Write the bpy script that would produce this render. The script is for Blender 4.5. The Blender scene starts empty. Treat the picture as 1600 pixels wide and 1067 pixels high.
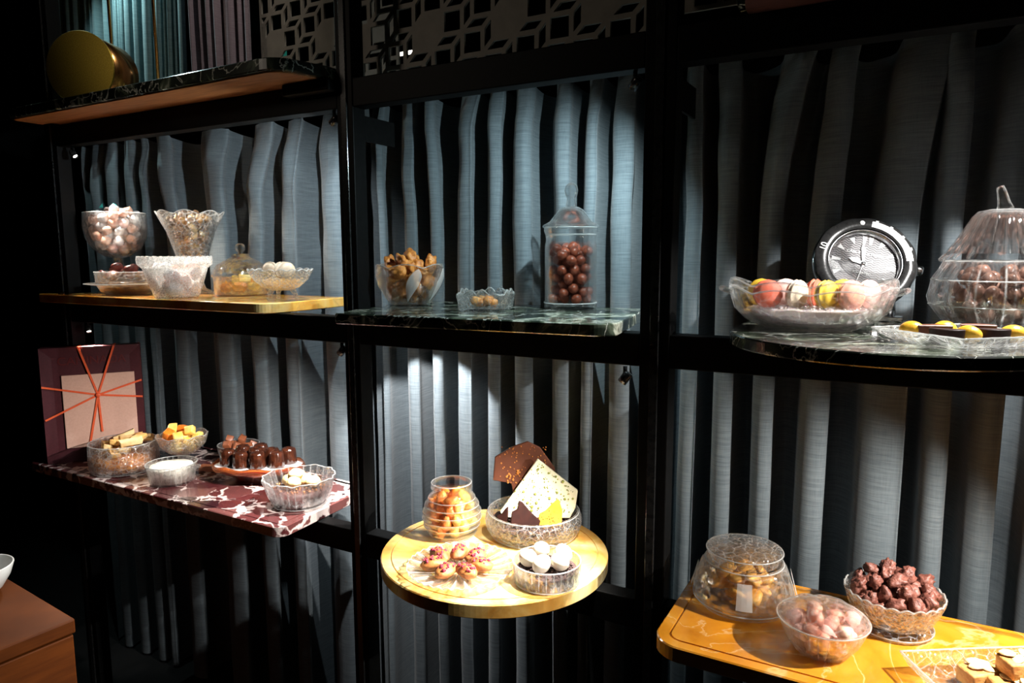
import bpy, bmesh, math, random
from mathutils import Vector, Matrix, noise, geometry
PI = math.pi
C = bpy.context.scene.collection
S = bpy.context.scene
R = math.radians
EYE = 1.5                                   # camera height above the floor

# ------------------------------------------------------------------ camera, world, lamps, exposure
cd = bpy.data.cameras.new('camera'); cam = bpy.data.objects.new('camera', cd); C.objects.link(cam)
cd.sensor_width = 36.0; cd.lens = 36.0 * 1101 / 1600; cd.clip_start = 0.02
yaw, pitch, roll = R(-29.19), R(-7.225), R(-0.175)
fw = Vector((math.sin(yaw)*math.cos(pitch), math.cos(yaw)*math.cos(pitch), math.sin(pitch)))
rt = fw.cross(Vector((0, 0, 1))).normalized(); up = rt.cross(fw)
rt, up = rt*math.cos(roll) + up*math.sin(roll), up*math.cos(roll) - rt*math.sin(roll)
cam.matrix_world = Matrix((( rt.x, up.x, -fw.x, 0), (rt.y, up.y, -fw.y, 0), (rt.z, up.z, -fw.z, EYE), (0, 0, 0, 1)))
S.camera = cam
w = bpy.data.worlds.new('world'); S.world = w; w.use_nodes = True
w.node_tree.nodes['Background'].inputs[0].default_value = (0.9, 0.95, 1, 1)
w.node_tree.nodes['Background'].inputs[1].default_value = 0.0012
S.view_settings.view_transform = 'Standard'; S.view_settings.look = 'None'
S.view_settings.gamma = 1.0; S.view_settings.use_curve_mapping = False
S.view_settings.exposure = 0.0
cy = S.cycles
cy.max_bounces = 14; cy.transparent_max_bounces = 32; cy.transmission_bounces = 10; cy.glossy_bounces = 5; cy.diffuse_bounces = 3
cy.use_denoising = True; cy.sample_clamp_indirect = 6.0; cy.caustics_refractive = True; cy.blur_glossy = 0.5

def spot(name, pos, aim, watts, ang, blend=0.5, size=0.006, col=(1, 0.97, 0.92)):
    d = bpy.data.lights.new(name, 'SPOT'); d.energy = watts; d.spot_size = R(ang); d.spot_blend = blend
    d.shadow_soft_size = size; d.color = col
    o = bpy.data.objects.new(name, d); C.objects.link(o)
    o.location = (pos[0], pos[1], pos[2]+EYE)
    o.rotation_euler = (Vector(aim)-Vector(pos)).to_track_quat('-Z', 'Y').to_euler()
    return o
COOL = (0.74, 0.95, 1.0); WARM = (1.0, 0.93, 0.82); NEU = (1.0, 0.97, 0.93)
# one LED spot under the rail at the corner of every opening (the lamp bodies are built further down)
LAMPS = [  # body position, aim, watts, cone, blend, colour, wording
    ((-0.432, 1.215, 0.290), (-0.76, 1.36, -0.06), 23, 128, 0.9, COOL, 'at the upper right corner of the middle bay'),
    ((-0.432, 1.190, -0.225), (-0.70, 1.12, -0.62), 84, 77, 1.0, NEU, 'below the middle rail at the right of the middle bay'),
    ((-1.128, 1.215, 0.290), (-1.68, 1.27, -0.10), 22, 128, 0.9, (0.84, 0.95, 1.0), 'at the upper right corner of the left bay'),
    ((-1.128, 1.215, -0.225), (-1.50, 1.18, -0.62), 50, 106, 1.0, NEU, 'below the middle rail at the right of the left bay'),
    ((-2.150, 1.222, 0.288), (-1.78, 1.28, -0.12), 40, 80, 0.8, WARM, 'glowing at the far left end under the upper rail'),
    ((-2.145, 1.222, -0.226), (-1.90, 1.12, -0.62), 14, 88, 0.9, WARM, 'glowing at the far left above the burgundy box'),
]
for i, (p, a, wt, ang, bl, col, _) in enumerate(LAMPS):
    q = Vector(p) + (Vector(a)-Vector(p)).normalized()*0.013
    spot('lamp_light', q, a, wt, ang, bl, 0.005, col)
# the two lamps of the right-hand bay hang beside the next post, past the right edge of the view
spot('lamp_light', (0.245, 1.215, 0.270), (0.09, 1.215, -0.13), 42, 96, 0.35, 0.006, (1.0, 0.98, 0.95))
spot('lamp_light', (0.245, 1.130, -0.240), (-0.06, 1.19, -0.62), 36, 112, 0.7, 0.006, (1.0, 0.95, 0.88))
# a lamp tucked behind the middle rail beside the left post of the middle bay
spot('lamp_light', (-1.030, 1.285, -0.190), (-1.06, 1.44, -0.48), 24, 84, 0.25, 0.005, (1.0, 1.0, 1.0))
# lamp above the upper shelf lighting the upper curtain, and the faint warm light of the room behind the viewer
spot('lamp_light', (-2.25, 1.33, 0.98), (-2.05, 1.46, 0.45), 16, 120, 0.8, 0.01, (0.72, 1.0, 1.0))
spot('lamp_light', (-1.18, 1.20, 1.10), (-1.95, 1.30, 0.46), 9, 70, 0.8, 0.008, (1.0, 0.93, 0.85))
spot('room_light', (-2.2, -0.6, 0.9), (-1.10, 1.3, 0.60), 18, 44, 0.8, 0.15, (1.0, 0.86, 0.70))
spot('room_light', (-0.9, 0.1, 0.2), (-2.0, 0.6, -0.8), 0.05, 50, 0.9, 0.1, (1.0, 0.75, 0.5))

# ------------------------------------------------------------------ materials
def new_mat(name):
    m = bpy.data.materials.new(name); m.use_nodes = True
    nt = m.node_tree; nt.nodes.clear()
    out = nt.nodes.new('ShaderNodeOutputMaterial')
    return m, nt, out
def nd(nt, t, **kw):
    n = nt.nodes.new(t)
    for k, v in kw.items():
        if k in n.inputs: n.inputs[k].default_value = v
        else: setattr(n, k, v)
    return n
def ramp(nt, src, stops):
    r = nt.nodes.new('ShaderNodeValToRGB'); e = r.color_ramp.elements
    while len(e) < len(stops): e.new(0.5)
    for el, (p, c) in zip(e, stops): el.position = p; el.color = (*c, 1)
    nt.links.new(src, r.inputs[0]); return r
def coords(nt, scale=(1, 1, 1), rot=(0, 0, 0)):
    t = nt.nodes.new('ShaderNodeTexCoord'); mp = nt.nodes.new('ShaderNodeMapping')
    mp.inputs['Scale'].default_value = scale; mp.inputs['Rotation'].default_value = rot
    nt.links.new(t.outputs['Object'], mp.inputs[0]); return mp.outputs[0]
def M(name, c1, c2=None, scale=60, rough=0.5, metal=0.0, coat=0.0, bump=0.0, bscale=None, sss=0.0, trans=0.0, spec=0.5, detail=3, stretch=(1, 1, 1), lo=0.35, hi=0.65, dist=0.0, emit=None):
    m, nt, out = new_mat(name); L = nt.links
    b = nd(nt, 'ShaderNodeBsdfPrincipled')
    b.inputs['Roughness'].default_value = rough; b.inputs['Metallic'].default_value = metal
    b.inputs['Coat Weight'].default_value = coat; b.inputs['Coat Roughness'].default_value = 0.06
    b.inputs['Specular IOR Level'].default_value = spec
    if trans: b.inputs['Transmission Weight'].default_value = trans
    if sss:
        b.inputs['Subsurface Weight'].default_value = sss; b.inputs['Subsurface Radius'].default_value = (0.012, 0.008, 0.004); b.inputs['Subsurface Scale'].default_value = 1.0
    v = coords(nt, stretch)
    n = nd(nt, 'ShaderNodeTexNoise', Scale=scale, Detail=detail, Distortion=dist); L.new(v, n.inputs['Vector'])
    r = ramp(nt, n.outputs[0], [(lo, c1), (hi, c2 or c1)])
    L.new(r.outputs[0], b.inputs['Base Color'])
    if bump:
        n2 = nd(nt, 'ShaderNodeTexNoise', Scale=bscale or scale, Detail=4); L.new(v, n2.inputs['Vector'])
        bp = nd(nt, 'ShaderNodeBump', Strength=bump, Distance=0.002); L.new(n2.outputs[0], bp.inputs['Height']); L.new(bp.outputs[0], b.inputs['Normal'])
    if emit: b.inputs['Emission Color'].default_value = (*emit[0], 1); b.inputs['Emission Strength'].default_value = emit[1]
    L.new(b.outputs[0], out.inputs[0]); return m
def glass(name, tint=(0.985, 0.99, 0.99), rough=0.04, refr=0.16, gloss=0.02, sheen=0.12, bump=0.0, bscale=150, frost=0.0, cut=0.0, cscale=90, cwid=0.07, ribs=0, ior=1.5):
    """clear glass; cut > 0 adds the matt white grooves of cut glass (a net of cells, or ribs running up the wall)"""
    m, nt, out = new_mat(name); L = nt.links
    tr = nd(nt, 'ShaderNodeBsdfTransparent'); tr.inputs[0].default_value = (*tint, 1)
    gl = nd(nt, 'ShaderNodeBsdfGlossy'); gl.inputs['Roughness'].default_value = rough; gl.inputs[0].default_value = (1, 1, 1, 1)
    fr = nd(nt, 'ShaderNodeFresnel', IOR=ior); ad = nd(nt, 'ShaderNodeMath', operation='ADD'); ad.inputs[1].default_value = gloss; mn = nd(nt, 'ShaderNodeMath', operation='MINIMUM'); mn.inputs[1].default_value = 0.50; L.new(fr.outputs[0], mn.inputs[0]); L.new(mn.outputs[0], ad.inputs[0])
    gs = nd(nt, 'ShaderNodeBsdfGlass', IOR=1.42, Roughness=rough*0.5); gs.inputs[0].default_value = (*tint, 1)
    m1 = nd(nt, 'ShaderNodeMixShader'); m2 = nd(nt, 'ShaderNodeMixShader'); m2.inputs[0].default_value = refr
    L.new(ad.outputs[0], m1.inputs[0]); L.new(tr.outputs[0], m1.inputs[1]); L.new(gl.outputs[0], m1.inputs[2])
    L.new(m1.outputs[0], m2.inputs[1]); L.new(gs.outputs[0], m2.inputs[2])
    last = m2; v = coords(nt)
    if bump:
        n = nd(nt, 'ShaderNodeTexVoronoi', Scale=bscale); L.new(v, n.inputs['Vector'])
        bp = nd(nt, 'ShaderNodeBump', Strength=bump, Distance=0.004); L.new(n.outputs['Distance'], bp.inputs['Height'])
        for x in (gl, gs): L.new(bp.outputs[0], x.inputs['Normal'])
    if True:
        df = nd(nt, 'ShaderNodeBsdfDiffuse'); df.inputs[0].default_value = (0.9, 0.9, 0.88, 1)
        tl = nd(nt, 'ShaderNodeBsdfTranslucent'); tl.inputs[0].default_value = (0.9, 0.9, 0.88, 1)
        md = nd(nt, 'ShaderNodeMixShader'); L.new(df.outputs[0], md.inputs[1]); L.new(tl.outputs[0], md.inputs[2])
        m3 = nd(nt, 'ShaderNodeMixShader')
        lw = nd(nt, 'ShaderNodeLayerWeight', Blend=0.5); pw = nd(nt, 'ShaderNodeMath', operation='POWER'); pw.inputs[1].default_value = 4.0; L.new(lw.outputs['Facing'], pw.inputs[0])
        hz = nd(nt, 'ShaderNodeMath', operation='MULTIPLY_ADD'); hz.inputs[1].default_value = sheen; hz.inputs[2].default_value = frost; L.new(pw.outputs[0], hz.inputs[0]); L.new(hz.outputs[0], m3.inputs[0])  # white haze mixed in at grazing angles paints the bright outlines of the glass
        if cut:
            if ribs:
                g = nd(nt, 'ShaderNodeTexGradient', gradient_type='RADIAL'); L.new(v, g.inputs[0])
                k = nd(nt, 'ShaderNodeMath', operation='MULTIPLY'); k.inputs[1].default_value = ribs; L.new(g.outputs['Fac'], k.inputs[0])
                k2 = nd(nt, 'ShaderNodeMath', operation='PINGPONG'); k2.inputs[1].default_value = 0.5; L.new(k.outputs[0], k2.inputs[0]); src = k2.outputs[0]
            else:
                c = nd(nt, 'ShaderNodeTexVoronoi', Scale=cscale, feature='DISTANCE_TO_EDGE'); L.new(v, c.inputs['Vector']); src = c.outputs['Distance']
            r = ramp(nt, src, [(0.0, (cut,)*3), (cwid, (0,)*3)]); a3 = nd(nt, 'ShaderNodeMath', operation='ADD'); L.new(r.outputs[0], a3.inputs[0]); L.new(hz.outputs[0], a3.inputs[1]); L.new(a3.outputs[0], m3.inputs[0])
        L.new(m2.outputs[0], m3.inputs[1]); L.new(md.outputs[0], m3.inputs[2]); last = m3
    L.new(last.outputs[0], out.inputs[0]); return m
def stone(name, kind):
    m, nt, out = new_mat(name); L = nt.links
    b = nd(nt, 'ShaderNodeBsdfPrincipled', Roughness=0.22); b.inputs['Coat Weight'].default_value = 0.5; b.inputs['Coat Roughness'].default_value = 0.05
    v = coords(nt)
    if kind in ('onyx', 'honey', 'cream'):
        n = nd(nt, 'ShaderNodeTexNoise', Scale=7, Detail=6, Distortion=1.2); L.new(v, n.inputs['Vector'])
        if kind == 'onyx': st = [(0.30, (0.36, 0.10, 0.008)), (0.42, (0.60, 0.23, 0.025)), (0.54, (0.74, 0.39, 0.08)), (0.70, (0.82, 0.58, 0.25))]
        elif kind == 'cream': st = [(0.30, (0.50, 0.19, 0.022)), (0.42, (0.68, 0.37, 0.085)), (0.54, (0.80, 0.55, 0.20)), (0.68, (0.86, 0.70, 0.38))]
        else: st = [(0.28, (0.40, 0.135, 0.008)), (0.45, (0.54, 0.205, 0.012)), (0.60, (0.60, 0.25, 0.022)), (0.72, (0.66, 0.38, 0.11))]
        r = ramp(nt, n.outputs[0], st)
        n2 = nd(nt, 'ShaderNodeTexNoise', Scale=3.2, Detail=8, Distortion=2.0); L.new(v, n2.inputs['Vector'])
        r2 = ramp(nt, n2.outputs[0], [(0.490, (0, 0, 0)), (0.5, (1, 1, 1)), (0.510, (0, 0, 0))])
        mx = nd(nt, 'ShaderNodeMix', data_type='RGBA'); mx.inputs[7].default_value = (0.42, 0.24, 0.08, 1) if kind != 'honey' else (0.75, 0.55, 0.28, 1)
        ml = nd(nt, 'ShaderNodeMath', operation='MULTIPLY'); ml.inputs[1].default_value = 0.45; L.new(r2.outputs[0], ml.inputs[0])
        L.new(ml.outputs[0], mx.inputs[0]); L.new(r.outputs[0], mx.inputs[6]); L.new(mx.outputs[2], b.inputs['Base Color'])
        b.inputs['Subsurface Weight'].default_value = 0.25; b.inputs['Subsurface Radius'].default_value = (0.02, 0.01, 0.004)
    elif kind == 'green':
        n = nd(nt, 'ShaderNodeTexNoise', Scale=9, Detail=9, Distortion=1.6); L.new(v, n.inputs['Vector'])
        r = ramp(nt, n.outputs[0], [(0.40, (0.006, 0.008, 0.006)), (0.52, (0.022, 0.03, 0.02)), (0.585, (0.10, 0.125, 0.085)), (0.63, (0.50, 0.52, 0.42)), (0.70, (0.06, 0.07, 0.045))])
        n2 = nd(nt, 'ShaderNodeTexNoise', Scale=5, Detail=7, Distortion=3.0); L.new(v, n2.inputs['Vector'])
        r2 = ramp(nt, n2.outputs[0], [(0.485, (0, 0, 0)), (0.5, (1, 1, 1)), (0.512, (0, 0, 0))])
        mx = nd(nt, 'ShaderNodeMix', data_type='RGBA'); mx.inputs[7].default_value = (0.55, 0.56, 0.50, 1)
        L.new(r2.outputs[0], mx.inputs[0]); L.new(r.outputs[0], mx.inputs[6]); L.new(mx.outputs[2], b.inputs['Base Color'])
    else:                                                   # red-and-white breccia
        nz = nd(nt, 'ShaderNodeTexNoise', Scale=22, Detail=4); L.new(v, nz.inputs['Vector'])
        ad = nd(nt, 'ShaderNodeVectorMath', operation='SCALE'); ad.inputs[3].default_value = 0.07; L.new(nz.outputs[1], ad.inputs[0])
        a2 = nd(nt, 'ShaderNodeVectorMath', operation='ADD'); L.new(v, a2.inputs[0]); L.new(ad.outputs[0], a2.inputs[1])
        vo = nd(nt, 'ShaderNodeTexVoronoi', Scale=15, feature='DISTANCE_TO_EDGE'); L.new(a2.outputs[0], vo.inputs['Vector'])
        vc = nd(nt, 'ShaderNodeTexVoronoi', Scale=15); L.new(a2.outputs[0], vc.inputs['Vector'])
        r = ramp(nt, vc.outputs['Color'], [(0.2, (0.026, 0.006, 0.008)), (0.5, (0.070, 0.014, 0.015)), (0.8, (0.13, 0.045, 0.04))])
        nb = nd(nt, 'ShaderNodeTexNoise', Scale=9, Detail=3); L.new(v, nb.inputs['Vector'])
        mb = nd(nt, 'ShaderNodeMath', operation='MULTIPLY_ADD'); mb.inputs[1].default_value = -0.55; mb.inputs[2].default_value = 0.30; L.new(nb.outputs[0], mb.inputs[0])
        sb = nd(nt, 'ShaderNodeMath', operation='SUBTRACT'); L.new(vo.outputs['Distance'], sb.inputs[0]); L.new(mb.outputs[0], sb.inputs[1])
        r2 = ramp(nt, sb.outputs[0], [(0.0, (1, 1, 1)), (0.06, (0, 0, 0))])
        mx = nd(nt, 'ShaderNodeMix', data_type='RGBA'); mx.inputs[7].default_value = (0.62, 0.50, 0.46, 1)
        L.new(r2.outputs[0], mx.inputs[0]); L.new(r.outputs[0], mx.inputs[6]); L.new(mx.outputs[2], b.inputs['Base Color'])
    L.new(b.outputs[0], out.inputs[0]); return m
def cloth(name, c1, c2, back=0.0):
    m, nt, out = new_mat(name); L = nt.links
    b = nd(nt, 'ShaderNodeBsdfPrincipled', Roughness=0.85); b.inputs['Specular IOR Level'].default_value = 0.2
    b.inputs['Sheen Weight'].default_value = 0.15
    v = coords(nt, (18, 18, 420))
    n = nd(nt, 'ShaderNodeTexNoise', Scale=1.0, Detail=3); L.new(v, n.inputs['Vector'])
    v2 = coords(nt, (500, 500, 30)); n2 = nd(nt, 'ShaderNodeTexNoise', Scale=1.0, Detail=2); L.new(v2, n2.inputs['Vector'])
    ad = nd(nt, 'ShaderNodeMath', operation='ADD'); L.new(n.outputs[0], ad.inputs[0])
    ml = nd(nt, 'ShaderNodeMath', operation='MULTIPLY'); ml.inputs[1].default_value = 0.35; L.new(n2.outputs[0], ml.inputs[0]); L.new(ml.outputs[0], ad.inputs[1])
    r = ramp(nt, ad.outputs[0], [(0.45, c1), (0.9, c2)])
    L.new(r.outputs[0], b.inputs['Base Color'])
    bp = nd(nt, 'ShaderNodeBump', Strength=0.35, Distance=0.001); L.new(ad.outputs[0], bp.inputs['Height']); L.new(bp.outputs[0], b.inputs['Normal'])
    L.new(b.outputs[0], out.inputs[0]); return m

BLACK = M('black_metal', (0.003, 0.003, 0.003), (0.0045, 0.0045, 0.0045), 90, rough=0.5, spec=0.07)
BLACKG = M('black_gloss', (0.012, 0.012, 0.012), (0.02, 0.02, 0.02), 90, rough=0.18)
DARK = M('dark_wall_paint', (0.004, 0.004, 0.004), (0.007, 0.006, 0.006), 8, rough=0.9)
LINEN = cloth('blue_grey_linen', (0.086, 0.106, 0.119), (0.145, 0.170, 0.184))
TEAL = cloth('teal_cloth', (0.075, 0.13, 0.145), (0.12, 0.19, 0.20))
MAUVE = cloth('mauve_cloth', (0.16, 0.12, 0.14), (0.24, 0.19, 0.21))
ONYX = stone('yellow_onyx', 'onyx'); HONEY = stone('honey_stone', 'honey'); CREAMO = stone('cream_onyx', 'cream'); AMBERC = M('amber_crisp', (0.66, 0.26, 0.035), (0.84, 0.46, 0.11), 70, rough=0.45, bump=0.6); GREEN = stone('dark_green_marble', 'green'); BRECCIA = stone('red_breccia_marble', 'breccia')
WOODU = M('warm_plywood', (0.24, 0.085, 0.02), (0.36, 0.13, 0.03), 12, rough=0.6, stretch=(1, 9, 9))
REDWOOD = M('dark_red_wood', (0.05, 0.014, 0.01), (0.08, 0.02, 0.014), 12, rough=0.6, stretch=(1, 9, 9))
CABW = M('orange_brown_wood', (0.055, 0.013, 0.002), (0.09, 0.022, 0.003), 7, rough=0.6, coat=0.0, spec=0.1, stretch=(1, 1, 9))
BRASS = M('brushed_brass', (0.40, 0.28, 0.04), (0.55, 0.40, 0.07), 6, rough=0.42, metal=1.0, stretch=(60, 60, 1))
COPPER = M('polished_copper_brass', (0.75, 0.34, 0.09), (0.85, 0.42, 0.14), 40, rough=0.22, metal=1.0)
STEEL = M('polished_steel', (0.55, 0.55, 0.56), (0.70, 0.70, 0.71), 60, rough=0.16, metal=1.0)
RIMG = glass('rim_highlight_glass', rough=0.1, gloss=0.12, frost=0.30, refr=0.1); GLASS = glass('clear_glass', rough=0.03); CRYSTAL = glass('cut_crystal', rough=0.07, gloss=0.07, bump=1.0, bscale=150, frost=0.004, cut=0.34, cscale=62, cwid=0.045)  # rim glass has white mixed in to paint the bright highlights along rims
RIBBED = glass('ribbed_glass', rough=0.06, gloss=0.05, bump=0.5, bscale=90, frost=0.004, cut=0.24, cwid=0.09, ribs=28); WAVY = glass('moulded_glass', rough=0.06, gloss=0.05, bump=0.8, bscale=70, frost=0.006, cut=0.14, cscale=45, cwid=0.04)
STARG = glass('starburst_glass', rough=0.06, gloss=0.06, bump=0.5, bscale=80, frost=0.01, cut=0.45, cwid=0.14, ribs=22); RIBJAR = glass('ribbed_jar_glass', rough=0.06, gloss=0.06, bump=0.5, bscale=60, frost=0.004, cut=0.28, cwid=0.06, ribs=16); FROST = glass('frosted_glass', frost=0.42, rough=0.25); OPAL = glass('milky_glass', frost=0.22, bump=0.5, bscale=140, rough=0.12, cut=0.3, cscale=150, cwid=0.1); AMBERG = glass('amber_glass', tint=(0.80, 0.38, 0.14), rough=0.06, gloss=0.05, frost=0.02)
SUGAR = M('sugar_crystals', (0.80, 0.66, 0.64), (0.92, 0.80, 0.78), 700, rough=0.55, bump=1.0, bscale=800, sss=0.2)
SUGARW = M('white_sugar', (0.80, 0.76, 0.76), (0.92, 0.88, 0.86), 700, rough=0.5, bump=1.0, bscale=800)
DRAGEE = M('copper_brown_glaze', (0.19, 0.042, 0.022), (0.29, 0.072, 0.035), 110, rough=0.28, coat=0.5)
DRAGEE2 = M('brown_milk_glaze', (0.20, 0.10, 0.075), (0.33, 0.18, 0.13), 70, rough=0.25, coat=0.6)
MILKD = M('slab_milk_chocolate', (0.105, 0.030, 0.013), (0.13, 0.038, 0.017), 40, rough=0.42, coat=0.1)
MILK = M('milk_chocolate', (0.20, 0.060, 0.025), (0.25, 0.078, 0.034), 40, rough=0.38, coat=0.15)
DARKC = M('dark_chocolate', (0.016, 0.0036, 0.0022), (0.026, 0.006, 0.0035), 60, rough=0.55, coat=0.0, spec=0.2)
CLUSTER = M('milk_chocolate_cluster', (0.105, 0.032, 0.022), (0.19, 0.066, 0.045), 110, rough=0.5, bump=0.8, bscale=260)
CRUMB = M('chocolate_crumb', (0.020, 0.009, 0.007), (0.085, 0.04, 0.03), 420, rough=0.7, bump=1.0, bscale=500)
MOUSSE = M('cocoa_mousse', (0.060, 0.026, 0.022), (0.09, 0.040, 0.034), 200, rough=0.55, bump=0.4)
WHITEC = M('white_chocolate', (0.74, 0.67, 0.45), (0.80, 0.74, 0.52), 30, rough=0.45, coat=0.1, sss=0.1)
PISTA = M('pistachio_crumb', (0.16, 0.19, 0.025), (0.36, 0.36, 0.08), 90, rough=0.6)
YELC = M('passion_fruit_chocolate', (0.62, 0.25, 0.015), (0.70, 0.31, 0.03), 40, rough=0.4)
CREAMC = M('cream_white_glaze', (0.80, 0.72, 0.56), (0.88, 0.82, 0.68), 60, rough=0.35, coat=0.2, sss=0.1)
RASP = M('freeze_dried_raspberry', (0.20, 0.006, 0.018), (0.34, 0.016, 0.045), 200, rough=0.7, bump=0.8)
PASTRY = M('raspberry_pastry_dough', (0.22, 0.060, 0.012), (0.38, 0.14, 0.03), 60, rough=0.6, bump=0.6, bscale=160)
GOLDB = M('golden_biscuit', (0.66, 0.30, 0.06), (0.86, 0.52, 0.16), 60, rough=0.6, bump=0.5, bscale=160)
BISCUIT = M('baked_biscuit', (0.40, 0.16, 0.035), (0.62, 0.33, 0.10), 60, rough=0.65, bump=0.7, bscale=160)
PALEB = M('pale_biscuit', (0.62, 0.40, 0.16), (0.76, 0.55, 0.27), 60, rough=0.65, bump=0.5, bscale=160)
FIG = M('caramelised_nut_pastry', (0.40, 0.115, 0.018), (0.68, 0.27, 0.055), 90, rough=0.5, bump=0.8, bscale=180)
ALMOND = M('flaked_almond', (0.60, 0.42, 0.19), (0.72, 0.55, 0.30), 80, rough=0.5)
CARAMEL = M('caramel_crust', (0.016, 0.0045, 0.0025), (0.048, 0.012, 0.005), 60, rough=0.18, coat=0.8)
JELLYY = M('yellow_fruit_jelly', (0.86, 0.50, 0.08), (0.92, 0.66, 0.20), 50, rough=0.35, sss=0.3)
JELLYO = M('orange_fruit_jelly', (0.72, 0.16, 0.012), (0.82, 0.28, 0.03), 50, rough=0.3, sss=0.3)
PEEL = M('candied_orange_peel', (0.80, 0.18, 0.03), (0.88, 0.32, 0.08), 120, rough=0.4, bump=0.7, bscale=200, sss=0.15)
PINK = M('pink_meringue', (0.80, 0.40, 0.28), (0.87, 0.56, 0.42), 60, rough=0.55, bump=0.4, bscale=120)
ROSE = M('rose_candy', (0.78, 0.28, 0.19), (0.86, 0.46, 0.34), 60, rough=0.4)
WHITEM = M('white_meringue', (0.82, 0.74, 0.72), (0.90, 0.84, 0.80), 60, rough=0.55, bump=0.4, bscale=120)
NUTS = M('roasted_nut', (0.085, 0.038, 0.018), (0.30, 0.17, 0.085), 60, rough=0.4, coat=0.3)
CHERRY = M('dried_dark_cherry', (0.065, 0.012, 0.010), (0.13, 0.03, 0.022), 80, rough=0.35, coat=0.3, bump=0.5)
KUMQ = M('kumquat_skin', (0.66, 0.33, 0.02), (0.74, 0.42, 0.04), 90, rough=0.3, coat=0.3, bump=0.2, bscale=400)
CREAM = M('whipped_cream', (0.86, 0.82, 0.70), (0.92, 0.88, 0.78), 60, rough=0.5)
CORAL = M('coral_macaron', (0.64, 0.105, 0.05), (0.70, 0.14, 0.07), 120, rough=0.6, bump=0.15); SALM = M('salmon_macaron', (0.80, 0.32, 0.22), (0.84, 0.38, 0.27), 120, rough=0.6, bump=0.15)
LEMON = M('lemon_macaron', (0.76, 0.47, 0.02), (0.82, 0.54, 0.04), 120, rough=0.6, bump=0.15); IVORY = M('ivory_macaron', (0.78, 0.62, 0.44), (0.84, 0.70, 0.53), 120, rough=0.6, bump=0.15)
BLUSH = M('blush_macaron', (0.84, 0.50, 0.44), (0.88, 0.57, 0.50), 120, rough=0.6, bump=0.15); BEIGE = M('beige_macaron', (0.34, 0.25, 0.17), (0.44, 0.34, 0.24), 120, rough=0.6, bump=0.15)
TEALB = M('teal_sugar_flake', (0.03, 0.40, 0.36), (0.06, 0.5, 0.45), 60, rough=0.4)
BURG = M('burgundy_card', (0.060, 0.010, 0.014), (0.075, 0.013, 0.018), 200, rough=0.45); BURGP = M('dark_red_print', (0.12, 0.014, 0.014), rough=0.4)
PEACH = M('pale_card', (0.66, 0.38, 0.29), (0.70, 0.42, 0.32), 200, rough=0.6); RIBBON = M('orange_ribbon', (0.80, 0.10, 0.03), (0.86, 0.14, 0.05), 300, rough=0.4)
SCREEN = M('grey_brown_panel', (0.15, 0.132, 0.108), (0.18, 0.16, 0.13), 30, rough=0.6)
PORC = M('white_porcelain', (0.55, 0.54, 0.51), (0.60, 0.59, 0.56), 30, rough=0.25)
WHITEP = M('white_enamel', (0.85, 0.85, 0.84), (0.9, 0.9, 0.9), 50, rough=0.35)
def emis(name, col, s):
    m, nt, out = new_mat(name); e = nd(nt, 'ShaderNodeEmission'); e.inputs[0].default_value = (*col, 1); e.inputs[1].default_value = s
    nt.links.new(e.outputs[0], out.inputs[0]); return m
LENS = emis('lit_led_lens', (1, 0.97, 0.88), 30); WINL = emis('lit_window_glass', (1.0, 0.92, 0.78), 1.6); TUBE = emis('lit_tube', (1, 0.95, 0.85), 4); GREENL = emis('green_lit_glass', (0.02, 0.22, 0.16), 0.35)

# ------------------------------------------------------------------ object helpers
def tag(o, label=None, cat=None, group=None, kind=None):
    if label: o['label'] = label
    if cat: o['category'] = cat
    if group: o['group'] = group
    if kind: o['kind'] = kind
    return o
def mesh(bm, mat, smooth=True, name='m'):
    me = bpy.data.meshes.new(name); bm.normal_update(); bm.to_mesh(me); bm.free()
    for m in (mat if isinstance(mat, (list, tuple)) else [mat]): me.materials.append(m)
    if smooth: me.polygons.foreach_set('use_smooth', [True]*len(me.polygons))
    return me
def obj(name, me, parent=None, loc=None, rot=None):
    o = bpy.data.objects.new(name, me); C.objects.link(o)
    if parent is not None: o.parent = parent
    if loc is not None: o.location = loc
    if rot is not None: o.rotation_euler = rot
    return o
def thing(name, label, cat, x, y, z, rz=0.0, group=None):
    o = bpy.data.objects.new(name, None); C.objects.link(o); o.location = (x, y, z+EYE); o.rotation_euler = (0, 0, rz)
    return tag(o, label, cat, group)
def solo(name, me, label, cat, x, y, z, rot=(0, 0, 0), group=None, kind=None):
    o = obj(name, me, None, (x, y, z+EYE), rot); return tag(o, label, cat, group, kind)
def copy_tree(o, parent=None):
    c = o.copy(); C.objects.link(c)
    if parent is not None: c.parent = parent
    for ch in list(o.children): copy_tree(ch, c)
    return c
def box(bm, x0, x1, y0, y1, z0, z1, bev=0.0):
    vs = [bm.verts.new(p) for p in ((x0, y0, z0), (x1, y0, z0), (x1, y1, z0), (x0, y1, z0), (x0, y0, z1), (x1, y0, z1), (x1, y1, z1), (x0, y1, z1))]
    fs = [bm.faces.new([vs[i] for i in f]) for f in ((3, 2, 1, 0), (4, 5, 6, 7), (0, 1, 5, 4), (1, 2, 6, 5), (2, 3, 7, 6), (3, 0, 4, 7))]
    if bev:
        es = {e for f in fs for e in f.edges}
        bmesh.ops.bevel(bm, geom=list(es), offset=bev, segments=2, profile=0.5, affect='EDGES')
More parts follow.
